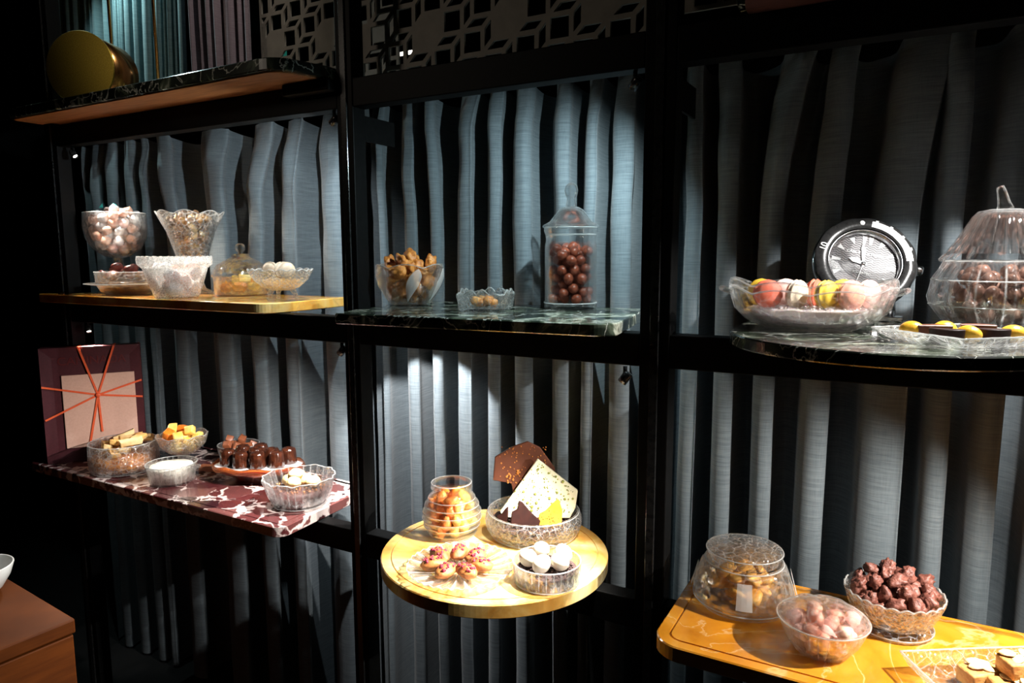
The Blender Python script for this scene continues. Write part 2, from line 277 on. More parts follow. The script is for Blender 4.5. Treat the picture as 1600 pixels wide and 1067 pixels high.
def lathe(bm, prof, n=48, mod=None):
    rows = []
    for (r, z) in prof:
        if r < 1e-6: rows.append([bm.verts.new((0, 0, z))]); continue
        row = []
        for i in range(n):
            t = 2*PI*i/n; x, y, zz = r*math.cos(t), r*math.sin(t), z
            if mod: x, y, zz = mod(t, r, z)
            row.append(bm.verts.new((x, y, zz)))
        rows.append(row)
    for a, b in zip(rows, rows[1:]):
        for i in range(n):
            j = (i+1) % n
            if len(a) == 1 and len(b) == 1: continue
            if len(a) == 1: f = [a[0], b[j], b[i]]
            elif len(b) == 1: f = [a[i], a[j], b[0]]
            else: f = [a[i], a[j], b[j], b[i]]
            try: bm.faces.new(f)
            except ValueError: pass
    return rows
def lathed(prof, mat, n=48, mod=None, smooth=True):
    bm = bmesh.new(); lathe(bm, prof, n, mod); bmesh.ops.recalc_face_normals(bm, faces=bm.faces[:]); return mesh(bm, mat, smooth)
def vessel(outer, th=0.003, floor=0.004):
    """outer: (r, z) from the base to the rim; returns a closed double-walled profile"""
    p = [(0, outer[0][1])] + list(outer)
    r, z = outer[-1]
    inner = [(max(r_-th, 0.002), max(z_, outer[0][1]+floor)) for r_, z_ in reversed(outer)]
    inner[0] = (r-th, z)
    inner = [q for q in inner if q[1] > outer[0][1]+floor-1e-6]
    inner = [(r-th*0.12, z+th*0.32), (r-th*0.5, z+th*0.48), (r-th*0.88, z+th*0.32)] + inner
    last = inner[-1]
    return p + inner + [(0, last[1])]
def flutes(n, a, zlo=-1, zhi=9, ovx=1.0, ovy=1.0, rim=None, power=1.0):
    """modulate a lathe: n flutes of depth a between zlo and zhi, oval factors, rim=(zstart, amplitude, count)"""
    def f(t, r, z):
        k = 1.0
        if zlo <= z <= zhi: k = 1 + a*(abs(math.cos(n*t/2))**power*2-1)
        zz = z
        if rim and z >= rim[0]: zz = z + rim[1]*(abs(math.cos(rim[2]*t/2)))
        return r*k*math.cos(t)*ovx, r*k*math.sin(t)*ovy, zz
    return f
def lump(seed, rx=1, ry=1, rz=1, amp=0.15, freq=1.6, sub=2):
    bm = bmesh.new(); bmesh.ops.create_icosphere(bm, subdivisions=sub, radius=1)
    off = Vector((seed*3.7, seed*1.3, seed*2.1))
    for v in bm.verts:
        k = 1 + amp*noise.noise(v.co*freq+off)*1.6
        v.co = Vector((v.co.x*rx*k, v.co.y*ry*k, v.co.z*rz*k))
    return bm
def cham(seed, sx, sy, sz, bev, jit=0.12):
    """a rough block with softened edges"""
    rnd = random.Random(seed); bm = bmesh.new(); box(bm, -sx, sx, -sy, sy, -sz, sz)
    for v in bm.verts: v.co += Vector((rnd.uniform(-1, 1)*sx*jit, rnd.uniform(-1, 1)*sy*jit, rnd.uniform(-1, 1)*sz*jit))
    bmesh.ops.bevel(bm, geom=bm.edges[:], offset=bev, segments=2, profile=0.6, affect='EDGES')
    return bm
def shard(pts, th, bev=0.001):
    """a flat broken piece: outline in x,z with thickness along y"""
    bm = bmesh.new(); vs = [bm.verts.new((x, -th/2, z)) for x, z in pts]; f = bm.faces.new(vs)
    r = bmesh.ops.extrude_face_region(bm, geom=[f]); bmesh.ops.translate(bm, verts=[v for v in r['geom'] if isinstance(v, bmesh.types.BMVert)], vec=(0, th, 0))
    bmesh.ops.recalc_face_normals(bm, faces=bm.faces[:])
    if bev: bmesh.ops.bevel(bm, geom=bm.edges[:], offset=bev, segments=1, affect='EDGES')
    return bm
def tube(bm, pts, r, n=10, cap=True):
    pts = [Vector(p) for p in pts]; rows = []
    for i, p in enumerate(pts):
        d = (pts[min(i+1, len(pts)-1)]-pts[max(i-1, 0)]).normalized()
        a = d.orthogonal().normalized() if i == 0 else (a - d*a.dot(d)).normalized()
        b = d.cross(a); rr = r[i] if isinstance(r, (list, tuple)) else r
        rows.append([bm.verts.new(p + (a*math.cos(2*PI*k/n)+b*math.sin(2*PI*k/n))*rr) for k in range(n)])
    for u, v in zip(rows, rows[1:]):
        for k in range(n): bm.faces.new([u[k], u[(k+1) % n], v[(k+1) % n], v[k]])
    if cap: bm.faces.new(rows[0][::-1]); bm.faces.new(rows[-1])
def pack(n, r, Rfun, z0, ztop, seed, heap=0.0, tries=40, sep=0.98):
    """drop n balls of radius r into a round vessel of inner radius Rfun(z), one after another onto the lowest free place"""
    rnd = random.Random(seed); pl = []
    Rm = max(Rfun(z0+(ztop-z0)*i/10) for i in range(11))
    for _ in range(n):
        best = None
        for _ in range(tries):
            a = rnd.uniform(0, 2*PI); q = math.sqrt(rnd.random())*max(Rm-r, 0.0005); x, y = q*math.cos(a), q*math.sin(a)
            z = z0+r
            while z < ztop and Rfun(z)-r < q: z += r*0.12
            for (a1, b1, c1) in pl:
                d2 = (x-a1)**2+(y-b1)**2
                if d2 < (2*r*sep)**2: z = max(z, c1+math.sqrt((2*r*sep)**2-d2))
            if z > ztop + heap*(1-(q/max(Rm, 1e-6))**2): continue
            if z <= ztop and Rfun(z)-r < q-1e-4: continue
            if best is None or z < best[2]: best = (x, y, z)
        if best: pl.append(best)
    return pl
def rim(parent, r, z, mod=None, rad=0.0011, n=96, name='rim'):
    bm = bmesh.new(); pts = []
    for i in range(n):
        t = 2*PI*i/n; pts.append(Vector(mod(t, r, z) if mod else (r*math.cos(t), r*math.sin(t), z)))
    rows = []
    for i, p in enumerate(pts):
        d = (pts[(i+1) % n]-pts[i-1]).normalized(); a = Vector((p.x, p.y, 0)).normalized(); a = (a-d*a.dot(d)).normalized(); b = d.cross(a)
        rows.append([bm.verts.new(p+(a*math.cos(k*PI/3)+b*math.sin(k*PI/3))*rad) for k in range(6)])
    for i in range(n):
        u, v = rows[i], rows[(i+1) % n]
        for k in range(6): bm.faces.new([u[k], u[(k+1) % 6], v[(k+1) % 6], v[k]])
    bmesh.ops.recalc_face_normals(bm, faces=bm.faces[:])
    return obj(name, mesh(bm, RIMG), parent)
def fill(name, meshes, label, cat, group, x, y, z, places, seed, sc=1.0, tilt=1.0, labels=None):
    rnd = random.Random(seed); out = []
    for i, (a, b, c) in enumerate(places):
        o = bpy.data.objects.new(name, meshes[i % len(meshes)]); C.objects.link(o)
        o.location = (x+a, y+b, z+c+EYE); o.rotation_euler = (rnd.uniform(-PI, PI)*tilt, rnd.uniform(-PI, PI)*tilt, rnd.uniform(-PI, PI))
        s = sc*rnd.uniform(0.93, 1.0); o.scale = (s, s, s)
        tag(o, label, cat, group); out.append(o)
    return out
def setlab(o, label): o['label'] = label; return o

# ------------------------------------------------------------------ the room
def shell(name, x0, x1, y0, y1, z0, z1, mat=DARK):
    bm = bmesh.new(); box(bm, x0, x1, y0, y1, z0, z1); o = obj(name, mesh(bm, mat, False)); o['kind'] = 'structure'; return o
X0, X1, Y0, Y1, ZC = -5.4, 2.6, -2.2, 4.2, 3.2
shell('floor', X0, X1, Y0, Y1, -0.1, 0)
shell('ceiling', X0, X1, Y0, Y1, ZC, ZC+0.1)
shell('wall_left', X0-0.1, X0, Y0, Y1, 0, ZC); shell('wall_right', X1, X1+0.1, Y0, Y1, 0, ZC)
shell('wall_back', X0, X1, Y1, Y1+0.1, 0, ZC); shell('wall_front', X0, X1, Y0-0.1, Y0, 0, ZC)
# far windows glimpsed through the pierced panel: frame, glass and a green pane below
wn = bpy.data.objects.new('window_1', None); C.objects.link(wn); wn['kind'] = 'structure'; wn.location = (-4.27, Y1-0.02, 1.88+EYE-0.06)
bm = bmesh.new(); box(bm, -0.36, 0.22, -0.01, 0, -0.10, 0.36); obj('pane', mesh(bm, WINL, False), wn)
bm = bmesh.new()
for a in (-0.38, 0.24): box(bm, a-0.02, a+0.02, -0.05, 0, -0.12, 0.38)
box(bm, -0.36, 0.22, -0.05, 0, -0.14, -0.10); obj('window_frame', mesh(bm, BLACK, False), wn)
w2 = bpy.data.objects.new('window_2', None); C.objects.link(w2); w2['kind'] = 'structure'; w2.location = (-4.42, Y1-0.02, 1.50+EYE)
bm = bmesh.new(); box(bm, -0.10, 0.10, -0.01, 0, -0.13, 0.10); obj('pane', mesh(bm, GREENL, False), w2)
bm = bmesh.new(); box(bm, -0.13, -0.1, -0.03, 0, -0.15, 0.13); box(bm, 0.1, 0.13, -0.03, 0, -0.15, 0.13); box(bm, -0.1, 0.1, -0.03, 0, 0.10, 0.13); obj('window_frame', mesh(bm, BLACK, False), w2)

# ------------------------------------------------------------------ the black display frame
Fy = 1.20
fr = thing('display_frame', 'tall black metal display frame of posts and rails carrying the stone shelves', 'display frame', 0, Fy, -EYE)
def fpart(name, x0, x1, y0, y1, z0, z1, bev=0.002, mat=BLACK):
    bm = bmesh.new(); box(bm, x0, x1, y0-Fy, y1-Fy, z0+EYE, z1+EYE, bev); return obj(name, mesh(bm, mat, False), fr)
POSTS = [(-2.255, -2.195), (-1.106, -1.061), (-0.410, -0.355), (0.283, 0.338)]
for a, b in POSTS:
    p = fpart('post', a, b, Fy, Fy+0.04, -EYE, 1.55)
    bm = bmesh.new(); m_ = (a+b)/2; box(bm, m_-0.008, m_+0.008, -0.004, 0.001, 0.0, EYE+1.5, 0.001); obj('cover_strip', mesh(bm, BLACKG, False), p)
for z0, z1 in ((0.311, 0.371), (-0.204, -0.1445), (-0.704, -0.6460)):
    for (a, b), (c, d) in zip(POSTS, POSTS[1:]): fpart('rail', b, c, Fy+0.001, Fy+0.039, z0, z1)
for (a, b) in POSTS[1:3]: fpart('bracket', b-0.012, b-0.006, Fy+0.041, Fy+0.150, 0.245, 0.300, 0.001)
fpart('bracket', -1.24, -1.10, Fy-0.03, Fy-0.004, 0.345, 0.3705, 0.004)

# ------------------------------------------------------------------ LED spot lamps under the rails
def lampbody():
    bm = bmesh.new(); lathe(bm, [(0, -0.016), (0.0105, -0.016), (0.0120, -0.012), (0.0120, 0.014), (0.0095, 0.014), (0.009, 0.006), (0, 0.006)], 24); return mesh(bm, BLACKG)
LB = lampbody(); bm = bmesh.new(); lathe(bm, [(0, 0.0075), (0.0085, 0.0075), (0.0085, 0.0095), (0, 0.0105)], 20); LL = mesh(bm, LENS)
for (p, a, wt, ang, bl, col, words) in LAMPS:
    t = thing('spot_lamp', 'small black LED spot lamp '+words, 'spot lamp', *p, 0, 'LED spot lamps under the rails')
    q = (Vector(a)-Vector(p)).to_track_quat('Z', 'Y').to_euler()
    a1 = obj('lamp_body', LB, t, (0, 0, 0), q); a2 = obj('lens', LL, t, (0, 0, 0), q); a1.scale = a2.scale = (0.72, 0.72, 0.72)
    bm = bmesh.new(); top = (0.311 if p[2] > 0 else -0.204)-p[2]
    tube(bm, [(0, 0.0, 0.008), (0, 0.0, top)], 0.004, 8); obj('mounting_stem', mesh(bm, BLACK), t)

# ------------------------------------------------------------------ stone shelves
def roundpoly(pts):
    """pts: (x, y, radius); counter-clockwise outline with rounded corners"""
    out = []; n = len(pts)
    for i in range(n):
        p = Vector(pts[i][:2]); r = pts[i][2]; a = (Vector(pts[i-1][:2])-p); b = (Vector(pts[(i+1) % n][:2])-p)
        if r < 1e-4: out.append(p); continue
        a.normalize(); b.normalize(); half = a.angle(b)/2; d = r/math.tan(half)
        ce = p + (a+b).normalized()*(r/math.sin(half)); s = p+a*d-ce; e = p+b*d-ce
        a0 = math.atan2(s.y, s.x); a1 = math.atan2(e.y, e.x); da = (a1-a0+PI) % (2*PI)-PI
        k = max(3, int(abs(da)/(PI/2)*10))
        for j in range(k+1): out.append(ce + Vector((math.cos(a0+da*j/k), math.sin(a0+da*j/k)))*r)
    return out
def inset(o, d):
    n = len(o); out = []
    for i in range(n):
        p = o[i]; e1 = (p-o[i-1]); e2 = (o[(i+1) % n]-p)
        if e1.length < 1e-7: e1 = e2
        if e2.length < 1e-7: e2 = e1
        e1 = e1.normalized(); e2 = e2.normalized()
        n1 = Vector((-e1.y, e1.x)); n2 = Vector((-e2.y, e2.x)); nn = (n1+n2)
        if nn.length < 1e-6: nn = n1
        nn.normalize(); out.append(p+nn*(d/max(0.4, nn.dot(n1))))
    return out
def slab(o, z0, z1, mat, groove=None, ch=0.002):
    bm = bmesh.new(); loops = [(inset(o, ch), z0), (o, z0+ch), (o, z1-ch), (inset(o, ch), z1)]
    if groove:
        g, wd, dp = groove; loops += [(inset(o, g), z1), (inset(o, g+wd*0.15), z1-dp), (inset(o, g+wd*0.85), z1-dp), (inset(o, g+wd), z1)]
    rows = [[bm.verts.new((p.x, p.y, z)) for p in l] for l, z in loops]; n = len(o)
    for a, b in zip(rows, rows[1:]):
        for i in range(n):
            j = (i+1) % n
            bm.faces.new([a[i], a[j], b[j], b[i]])
    bm.faces.new(rows[0][::-1]); bm.faces.new(rows[-1])
    return mesh(bm, mat, False)
RM, RL, RU = -0.1443, -0.6458, 0.3712          # tops of the middle, lower and upper rails
def shelf(pts, z, th, mat, label, groove=None, lip=None):
    o = roundpoly(pts); cx = sum(p.x for p in o)/len(o); cy_ = sum(p.y for p in o)/len(o); o = [p-Vector((cx, cy_)) for p in o]
    if lip is None: s = solo('stone_shelf', slab(o, 0, th, mat, groove), label, 'shelf', cx, cy_, z); return s
    s = thing('stone_shelf', label, 'shelf', cx, cy_, z)
    obj('stone_top', slab(o, 0.003, th, mat, groove), s); obj('underside_board', slab(inset(o, 0.012), 0, 0.003, lip, None, 0.0005), s)
    return s
def arc(cx, cy_, r, a0, a1, k): return [(cx+r*math.cos(R(a0+(a1-a0)*i/k)), cy_+r*math.sin(R(a0+(a1-a0)*i/k)), 0) for i in range(k+1)]
shelf([(-2.23, 1.085, 0.03), (-1.15, 1.07, 0.06), (-1.115, 1.19, 0), (-1.115, 1.46, 0.01), (-2.185, 1.46, 0.01), (-2.185, 1.19, 0), (-2.23, 1.19, 0)], RU, 0.028, GREEN,
      'dark green marble shelf with wooden underside below the brass drum, top left', None, WOODU)
shelf([(-2.27, 1.150, 0.012), (-1.31, 1.170, 0.05), (-1.325, 1.45, 0.01), (-2.185, 1.45, 0.01), (-2.185, 1.19, 0), (-2.27, 1.19, 0)], RM, 0.0250, ONYX,
      'yellow onyx shelf of the left bay, crowded with glass sweet dishes')
shelf([(-1.012, 1.072, 0.004), (-0.425, 1.118, 0.04), (-0.485, 1.455, 0.01), (-1.072, 1.455, 0.01), (-1.066, 1.30, 0), (-1.040, 1.275, 0), (-1.040, 1.18, 0)], RM, 0.0225, GREEN,
      'dark green veined marble shelf in the middle bay under the tall nut jar')
shelf(arc(-0.02, 1.2, 0.228, 180, 360, 40) + [(0.208, 1.455, 0.01), (-0.248, 1.455, 0.01)], RM, 0.0190, GREEN,
      'round-fronted dark marble shelf at right under the macarons and dial clock')
shelf([(-2.26, 1.085, 0.01), (-1.205, 1.078, 0.03), (-1.222, 1.405, 0.01), (-2.185, 1.465, 0.01), (-2.185, 1.19, 0), (-2.26, 1.19, 0)], RL, 0.0258, BRECCIA,
      'red and white breccia marble shelf in front of the burgundy box', (0.018, 0.003, 0.002))
shelf([(p[0], p[1], 0) for p in arc(-0.722, 1.215, 0.236, 0, 357.5, 143)], RL, 0.0270, CREAMO, 'round yellow onyx shelf in the middle bay carrying the chocolate slabs', (0.020, 0.003, 0.002))
shelf([(-0.327, 1.035, 0.045), (0.340, 1.035, 0.045), (0.340, 1.19, 0), (0.276, 1.19, 0), (0.276, 1.352, 0.01), (-0.327, 1.352, 0.01)], RL, 0.0262, HONEY, 'honey-coloured stone shelf at lower right with a carved border groove', (0.020, 0.004, 0.003))
shelf(arc(-0.02, 1.2, 0.235, 180, 360, 40) + [(0.215, 1.44, 0.01), (-0.255, 1.44, 0.01)], RU, 0.026, GREEN, 'dark marble shelf with red wooden underside above the right bay', None, REDWOOD)
Z2, Z3, Z4, Z5, Z6, Z7 = RM+0.0250, RM+0.0225, RM+0.0190, RL+0.0258, RL+0.0270, RL+0.0262
Z1 = RU+0.028
exec_after = []

# ------------------------------------------------------------------ curtains
def curtain(name, edges, z0, z1, yf, yb, mat, label, seed, lean=None, nz=64, crump=0.006, droop=0.016, slant=0.0, lightup=1.0):
    """edges: x of the right-hand rim of every fold; a fold rolls forward to yf and tucks back to yb behind its neighbour"""
    rnd = random.Random(seed); bm = bmesh.new(); cols = []
    for i, (a, b) in enumerate(zip(edges, edges[1:])):
        w_ = b-a; back = yb-rnd.uniform(0, 0.02); fr_ = yf+rnd.uniform(0, 0.012); k = rnd.uniform(0.44, 0.58)
        ctrl = [(a+0.02*w_, fr_+0.014, i), (a-0.10*w_, fr_+0.045, i), (a-0.12*w_, back-0.03, i), (a+0.02*w_, back, i), (a+0.16*w_, back, i+0.2), (a+(k-0.12)*w_, back-0.03, i+0.5),
                (a+(k-0.06)*w_, fr_+0.040, i+0.7), (a+(k+0.04)*w_, fr_+0.016, i+0.9), (a+(k+0.18)*w_, fr_+0.003, i+1), (a+0.82*w_, fr_, i+1), (a+0.96*w_, fr_+0.004, i+1)]
        cols += ctrl
    sm = []
    for i in range(len(cols)-1):                      # Catmull-Rom through the control points
        p0, p1, p2, p3 = cols[max(i-1, 0)], cols[i], cols[i+1], cols[min(i+2, len(cols)-1)]
        for s in range(3):
            t = s/3; q = []
            for d in range(3):
                q.append(0.5*((2*p1[d])+(-p0[d]+p2[d])*t+(2*p0[d]-5*p1[d]+4*p2[d]-p3[d])*t*t+(-p0[d]+3*p1[d]-3*p2[d]+p3[d])*t**3))
            sm.append(q)
    ln = [rnd.uniform(-0.006, 0.010) for _ in range(len(edges)+2)] if lean is None else lean
    rows = []
    for j in range(nz+1):
        f = j/nz; row = []
        for (x, y, ii) in sm:
            back = (y-yf)/(yb-yf); ztop = z1 - droop*max(0, back)**1.5 + 0.004*noise.noise(Vector((x*30, seed, 0)))
            z = z0 + (ztop-z0)*f
            h = max(0.0, (z-(z1-0.42))/0.42)
            l0 = int(max(0, min(len(ln)-2, math.floor(ii)))); fr2 = ii-math.floor(ii)
            le = ln[l0]*(1-fr2)+ln[l0+1]*fr2
            sway = 0.005*math.sin(z*2.3+ii*1.7)
            nx = noise.noise(Vector((x*14, z*7, seed)))*crump*(0.15+h*1.5); ny = noise.noise(Vector((x*11+5, z*8, seed+3)))*crump*(0.25+h*2.2)
            pin = 1-0.25*max(0, (z-(z1-0.09))/0.09)
            yy = (yf+yb)/2+(y-(yf+yb)/2)*pin
            row.append(bm.verts.new((x+le*h*h+sway*0.6+nx+slant*(z1-z), max(yy+ny, yf-0.006), z+EYE)))
        rows.append(row)
    for a, b in zip(rows, rows[1:]):
        for i in range(len(a)-1): bm.faces.new([a[i], a[i+1], b[i+1], b[i]])
    o = obj(name, mesh(bm, mat)); return tag(o, label, 'curtain')
CF, CB, CT = 1.480, 1.640, 0.392
curtain('curtain', [-2.60, -2.50, -2.40, -2.305, -2.235, -2.075, -1.852, -1.702, -1.56, -1.375, -1.27], -EYE+0.01, CT-0.012, CF, CB, LINEN,
        'blue-grey linen curtain hanging behind the left bay', 3, [0, 0, 0, 0, -0.01, -0.05, 0.0, 0.06, 0.03, 0.01, 0, 0], crump=0.009)
curtain('curtain', [-1.27, -1.229, -1.123, -1.045, -0.955, -0.873, -0.785, -0.685, -0.625, -0.538, -0.455], -EYE+0.01, CT, CF, CB, LINEN,
        'blue-grey linen curtain hanging behind the middle bay', 5, [0, 0, -0.01, -0.02, 0.02, 0.01, 0.0, -0.005, 0.01, 0.01, 0, 0], crump=0.007)
curtain('curtain', [-0.455, -0.385, -0.308, -0.222, -0.121, 0.010, 0.084, 0.166, 0.26, 0.35, 0.44, 0.55, 0.66, 0.78], -EYE+0.01, CT, CF, CB+0.01, LINEN,
        'blue-grey linen curtain hanging behind the right bay', 8, [0, 0, -0.01, 0.05, 0.02, 0.05, 0.0, 0.03, 0.02, 0, 0, 0, 0, 0, 0], crump=0.007)
bm = bmesh.new(); tube(bm, [(-2.7, 1.497, CT+0.012+EYE), (0.85, 1.497, CT+0.012+EYE)], 0.005, 10); tag(obj('curtain_rod', mesh(bm, BLACKG)), 'thin black curtain rod along the top of the lower curtains', 'curtain rod')
te = [-2.56+0.054*i+0.006*math.sin(i*2.2) for i in range(13)]
curtain('curtain', te, CT+0.02, 1.45, 1.45, 1.50, TEAL, 'finely pleated teal curtain above the marble shelf, behind the brass rods', 11, [0]*22, nz=30, crump=0.002, droop=0.01, slant=-0.05)
curtain('curtain', [-1.885, -1.80, -1.715, -1.645], CT+0.02, 1.45, 1.44, 1.475, MAUVE, 'greyish mauve curtain strip beside the teal pleats, top left', 13, [0]*6, nz=30, crump=0.003, droop=0.01)
bm = bmesh.new(); tube(bm, [(-2.7, 1.48, 1.462+EYE), (-1.62, 1.48, 1.462+EYE)], 0.008, 10); tag(obj('curtain_rail', mesh(bm, BLACKG)), 'black rail holding the upper teal and mauve curtains', 'curtain rail')

# ------------------------------------------------------------------ pierced panels above the upper rail (outlined cubes cut through a plate)
def curve_mesh(name, polys, depth, mat):
    cu = bpy.data.curves.new(name, 'CURVE'); cu.dimensions = '2D'; cu.fill_mode = 'BOTH'; cu.extrude = depth/2
    for p in polys:
        s = cu.splines.new('POLY'); s.points.add(len(p)-1); s.use_cyclic_u = True
        for q, pt in zip(p, s.points): pt.co = (q[0], q[1], 0, 1)
    o = bpy.data.objects.new(name, cu); C.objects.link(o); bpy.context.view_layer.update()
    me = bpy.data.meshes.new_from_object(o.evaluated_get(bpy.context.evaluated_depsgraph_get()))
    bpy.data.objects.remove(o); bpy.data.curves.remove(cu)
    me.materials.clear(); me.materials.append(mat); return me
def text_mesh(txt, size, mat, depth=0.0003):
    cu = bpy.data.curves.new('text', 'FONT'); cu.body = txt; cu.size = size; cu.align_x = 'CENTER'; cu.align_y = 'CENTER'; cu.extrude = depth
    o = bpy.data.objects.new('text', cu); C.objects.link(o); bpy.context.view_layer.update()
    me = bpy.data.meshes.new_from_object(o.evaluated_get(bpy.context.evaluated_depsgraph_get()))
    bpy.data.objects.remove(o); bpy.data.curves.remove(cu)
    me.materials.clear(); me.materials.append(mat); return me
def pierced(label, x0, x1, z0, z1, y, seed, ox, oz):
    rnd = random.Random(seed); Sq, dl, st = 0.050, 0.025, 0.005
    polys = [[(x0, z0), (x1, z0), (x1, z1), (x0, z1)]]
    def ins(q):
        o = [Vector(p) for p in q]
        a = sum(o[i-1].x*o[i].y-o[i].x*o[i-1].y for i in range(len(o)))
        if a < 0: o.reverse()
        return [(p.x, p.y) for p in inset(o, st)]
    def clip(q, f):                                     # Sutherland-Hodgman against the panel's margin
        for ax, lim, sg in ((0, x0+0.008, 1), (0, x1-0.008, -1), (1, z0+0.008, 1), (1, z1-0.008, -1)):
            out = []
            for i in range(len(q)):
                a, b = q[i-1], q[i]; ia, ib = sg*(a[ax]-lim) >= 0, sg*(b[ax]-lim) >= 0
                if ia != ib:
                    t = (lim-a[ax])/(b[ax]-a[ax]); out.append((a[0]+(b[0]-a[0])*t, a[1]+(b[1]-a[1])*t))
                if ib: out.append(b)
            q = out
            if len(q) < 3: return None
        return q
    for i in range(-12, 22):
        for j in range(-12, 22):
            bx = ox+i*(Sq+dl)+j*dl; bz = oz+i*dl+j*(Sq+dl)
            if bx < x0-0.1 or bx > x1+0.1 or bz < z0-0.1 or bz > z1+0.1: continue
            a_, b_ = i+j, -j
            if a_ % 2 == 1 and (b_-(a_+1)//2) % 3 == 0: continue
            for q in (((0, 0), (Sq, 0), (Sq, Sq), (0, Sq)), ((0, Sq), (Sq, Sq), (Sq+dl, Sq+dl), (dl, Sq+dl)), ((Sq, 0), (Sq+dl, dl), (Sq+dl, Sq+dl), (Sq, Sq))):
                c = clip(ins([(bx+u, bz+v) for u, v in q]), 0)
                if c: 
                    ar = abs(sum(c[k-1][0]*c[k][1]-c[k][0]*c[k-1][1] for k in range(len(c))))/2
                    if ar > 4e-5: polys.append(c)
    me = curve_mesh('panel', polys, 0.006, SCREEN)
    o = solo('pierced_panel', me, label, 'panel', 0, y, 0, (R(90), 0, 0)); return o
pierced('pierced metal panel of outlined cubes above the middle bay', -1.16, -0.40, 0.375, 1.15, 1.30, 2, -1.092, 0.458)
pierced('pierced metal panel of outlined cubes beside the mauve curtain, above left bay', -1.66, -1.165, 0.402, 1.15, 1.50, 5, -1.42, 0.42)
pierced('pierced metal panel corner above the right bay', -0.395, 0.30, 0.42, 1.15, 1.30, 3, -0.36, 0.40)
bm = bmesh.new(); tube(bm, [(-2.02, 2.60, 0.87+EYE), (-1.86, 2.60, 0.872+EYE)], 0.008, 10); tag(obj('light_tube', mesh(bm, TUBE)), 'thin lit tube glimpsed through a hole of the pierced panel', 'lamp')
bm = bmesh.new(); tube(bm, [(-1.94, 2.60, 0.875+EYE), (-1.94, 2.60, ZC)], 0.003, 8); obj('hanger', mesh(bm, BLACK), bpy.data.objects['light_tube'])

# ------------------------------------------------------------------ upper shelf: brass drum and rods
t = thing('brass_drum', 'round brass drum with flat brushed face lying on the top left marble shelf', 'drum', -1.972, 1.155, Z1)
ax = Vector((-0.42, 0.91, 0)).to_track_quat('Z', 'Y').to_euler(); rD = 0.096
bm = bmesh.new(); lathe(bm, [(0, 0), (rD-0.001, 0), (rD, 0.001), (rD, 0.004), (0, 0.004)], 72); obj('face_plate', mesh(bm, BRASS, False), t, (0, 0, rD), ax)
bm = bmesh.new(); lathe(bm, [(0, 0.005), (rD-0.004, 0.005), (rD-0.004, 0.118), (rD-0.006, 0.120), (0, 0.120)], 72); o = obj('drum_shell', mesh(bm, COPPER), t, (0, 0, rD), ax); o['label'] = 'polished copper-coloured drum wall'
for x, y, words in ((-2.305, 1.372, 'slim brass rod rising behind the brass drum'), (-1.985, 1.395, 'slim brass rod in front of the teal pleats, right of the drum')):
    bm = bmesh.new(); tube(bm, [(0, 0, 0.002), (-0.012, 0, 1.1)], 0.0045, 10); lathe(bm, [(0, 0), (0.012, 0), (0.012, 0.002), (0, 0.002)], 20); solo('brass_rod', mesh(bm, COPPER), words, 'rod', x if x > -2.18 else -2.165, y, Z1)

# ------------------------------------------------------------------ cabinet with a bowl, low at the left
ck = thing('wooden_cabinet', 'orange-brown wooden cabinet in the dark lower left corner', 'cabinet', -2.06, 0.365, -EYE, R(-5))
hx, hy, H = 0.50, 0.47, 0.72
bm = bmesh.new(); box(bm, -hx, hx-0.004, -hy, hy-0.004, 0.06, H-0.036, 0.003); obj('cabinet_body', mesh(bm, CABW, False), ck)
bm = bmesh.new(); box(bm, -hx, hx, -hy, hy, H-0.032, H, 0.004); obj('cabinet_top', mesh(bm, CABW, False), ck)
bm = bmesh.new(); box(bm, -hx+0.03, hx-0.04, -hy+0.03, hy-0.03, 0, 0.06); obj('plinth', mesh(bm, BLACK, False), ck)
solo('porcelain_bowl', lathed(vessel([(0.03, 0), (0.045, 0.012), (0.062, 0.04), (0.07, 0.066)], 0.004), PORC), 'plain white bowl on the wooden cabinet at the left edge', 'bowl', -1.825, 0.745, -EYE+H)

# ================================================================== yellow onyx shelf, left bay
def ball(seed, r, amp=0.12, sub=2, mat=None, fl=1.0): return mesh(lump(seed, r, r, r*fl, amp, 1.7, sub), mat)
gx, gy = -2.128, 1.318
g = thing('glass_goblet', 'tall footed clear glass goblet heaped with pale meringues', 'goblet', gx, gy, Z2)
obj('goblet_bowl', lathed(vessel([(0.012, 0.104), (0.035, 0.110), (0.066, 0.132), (0.084, 0.165), (0.089, 0.20), (0.0865, 0.240)], 0.003), WAVY, 48, flutes(10, 0.012, 0.12, 0.19)), g)
rim(g, 0.085, 0.2415)
obj('stem', lathed([(0, 0.004), (0.010, 0.006), (0.0075, 0.05), (0.015, 0.068), (0.020, 0.080), (0.012, 0.092), (0.011, 0.1035), (0, 0.1035)], GLASS, 24), g)
obj('foot', lathed([(0, 0), (0.046, 0), (0.047, 0.003), (0.012, 0.0075), (0, 0.0075)], GLASS, 32), g)
mw = [ball(s, 0.0150, 0.25, 2, m) for s, m in ((1, WHITEM), (2, PINK), (3, WHITEM), (4, PINK), (5, BLUSH))]
def Rg(z): return max(0.015, 0.024+(z-0.112)*1.3) if z < 0.14 else min(0.076, 0.060+(z-0.14)*0.5)
fill('meringue', mw, 'pale pink or white meringue piece heaped in the tall goblet', 'meringue', 'meringues in the tall goblet', gx, gy, Z2, pack(105, 0.0155, Rg, 0.116, 0.232, 4, 0.024), 4)
bmf = shard([(0, 0), (0.013, 0.004), (0.008, 0.016)], 0.001, 0); fm = mesh(bmf, TEALB, False)
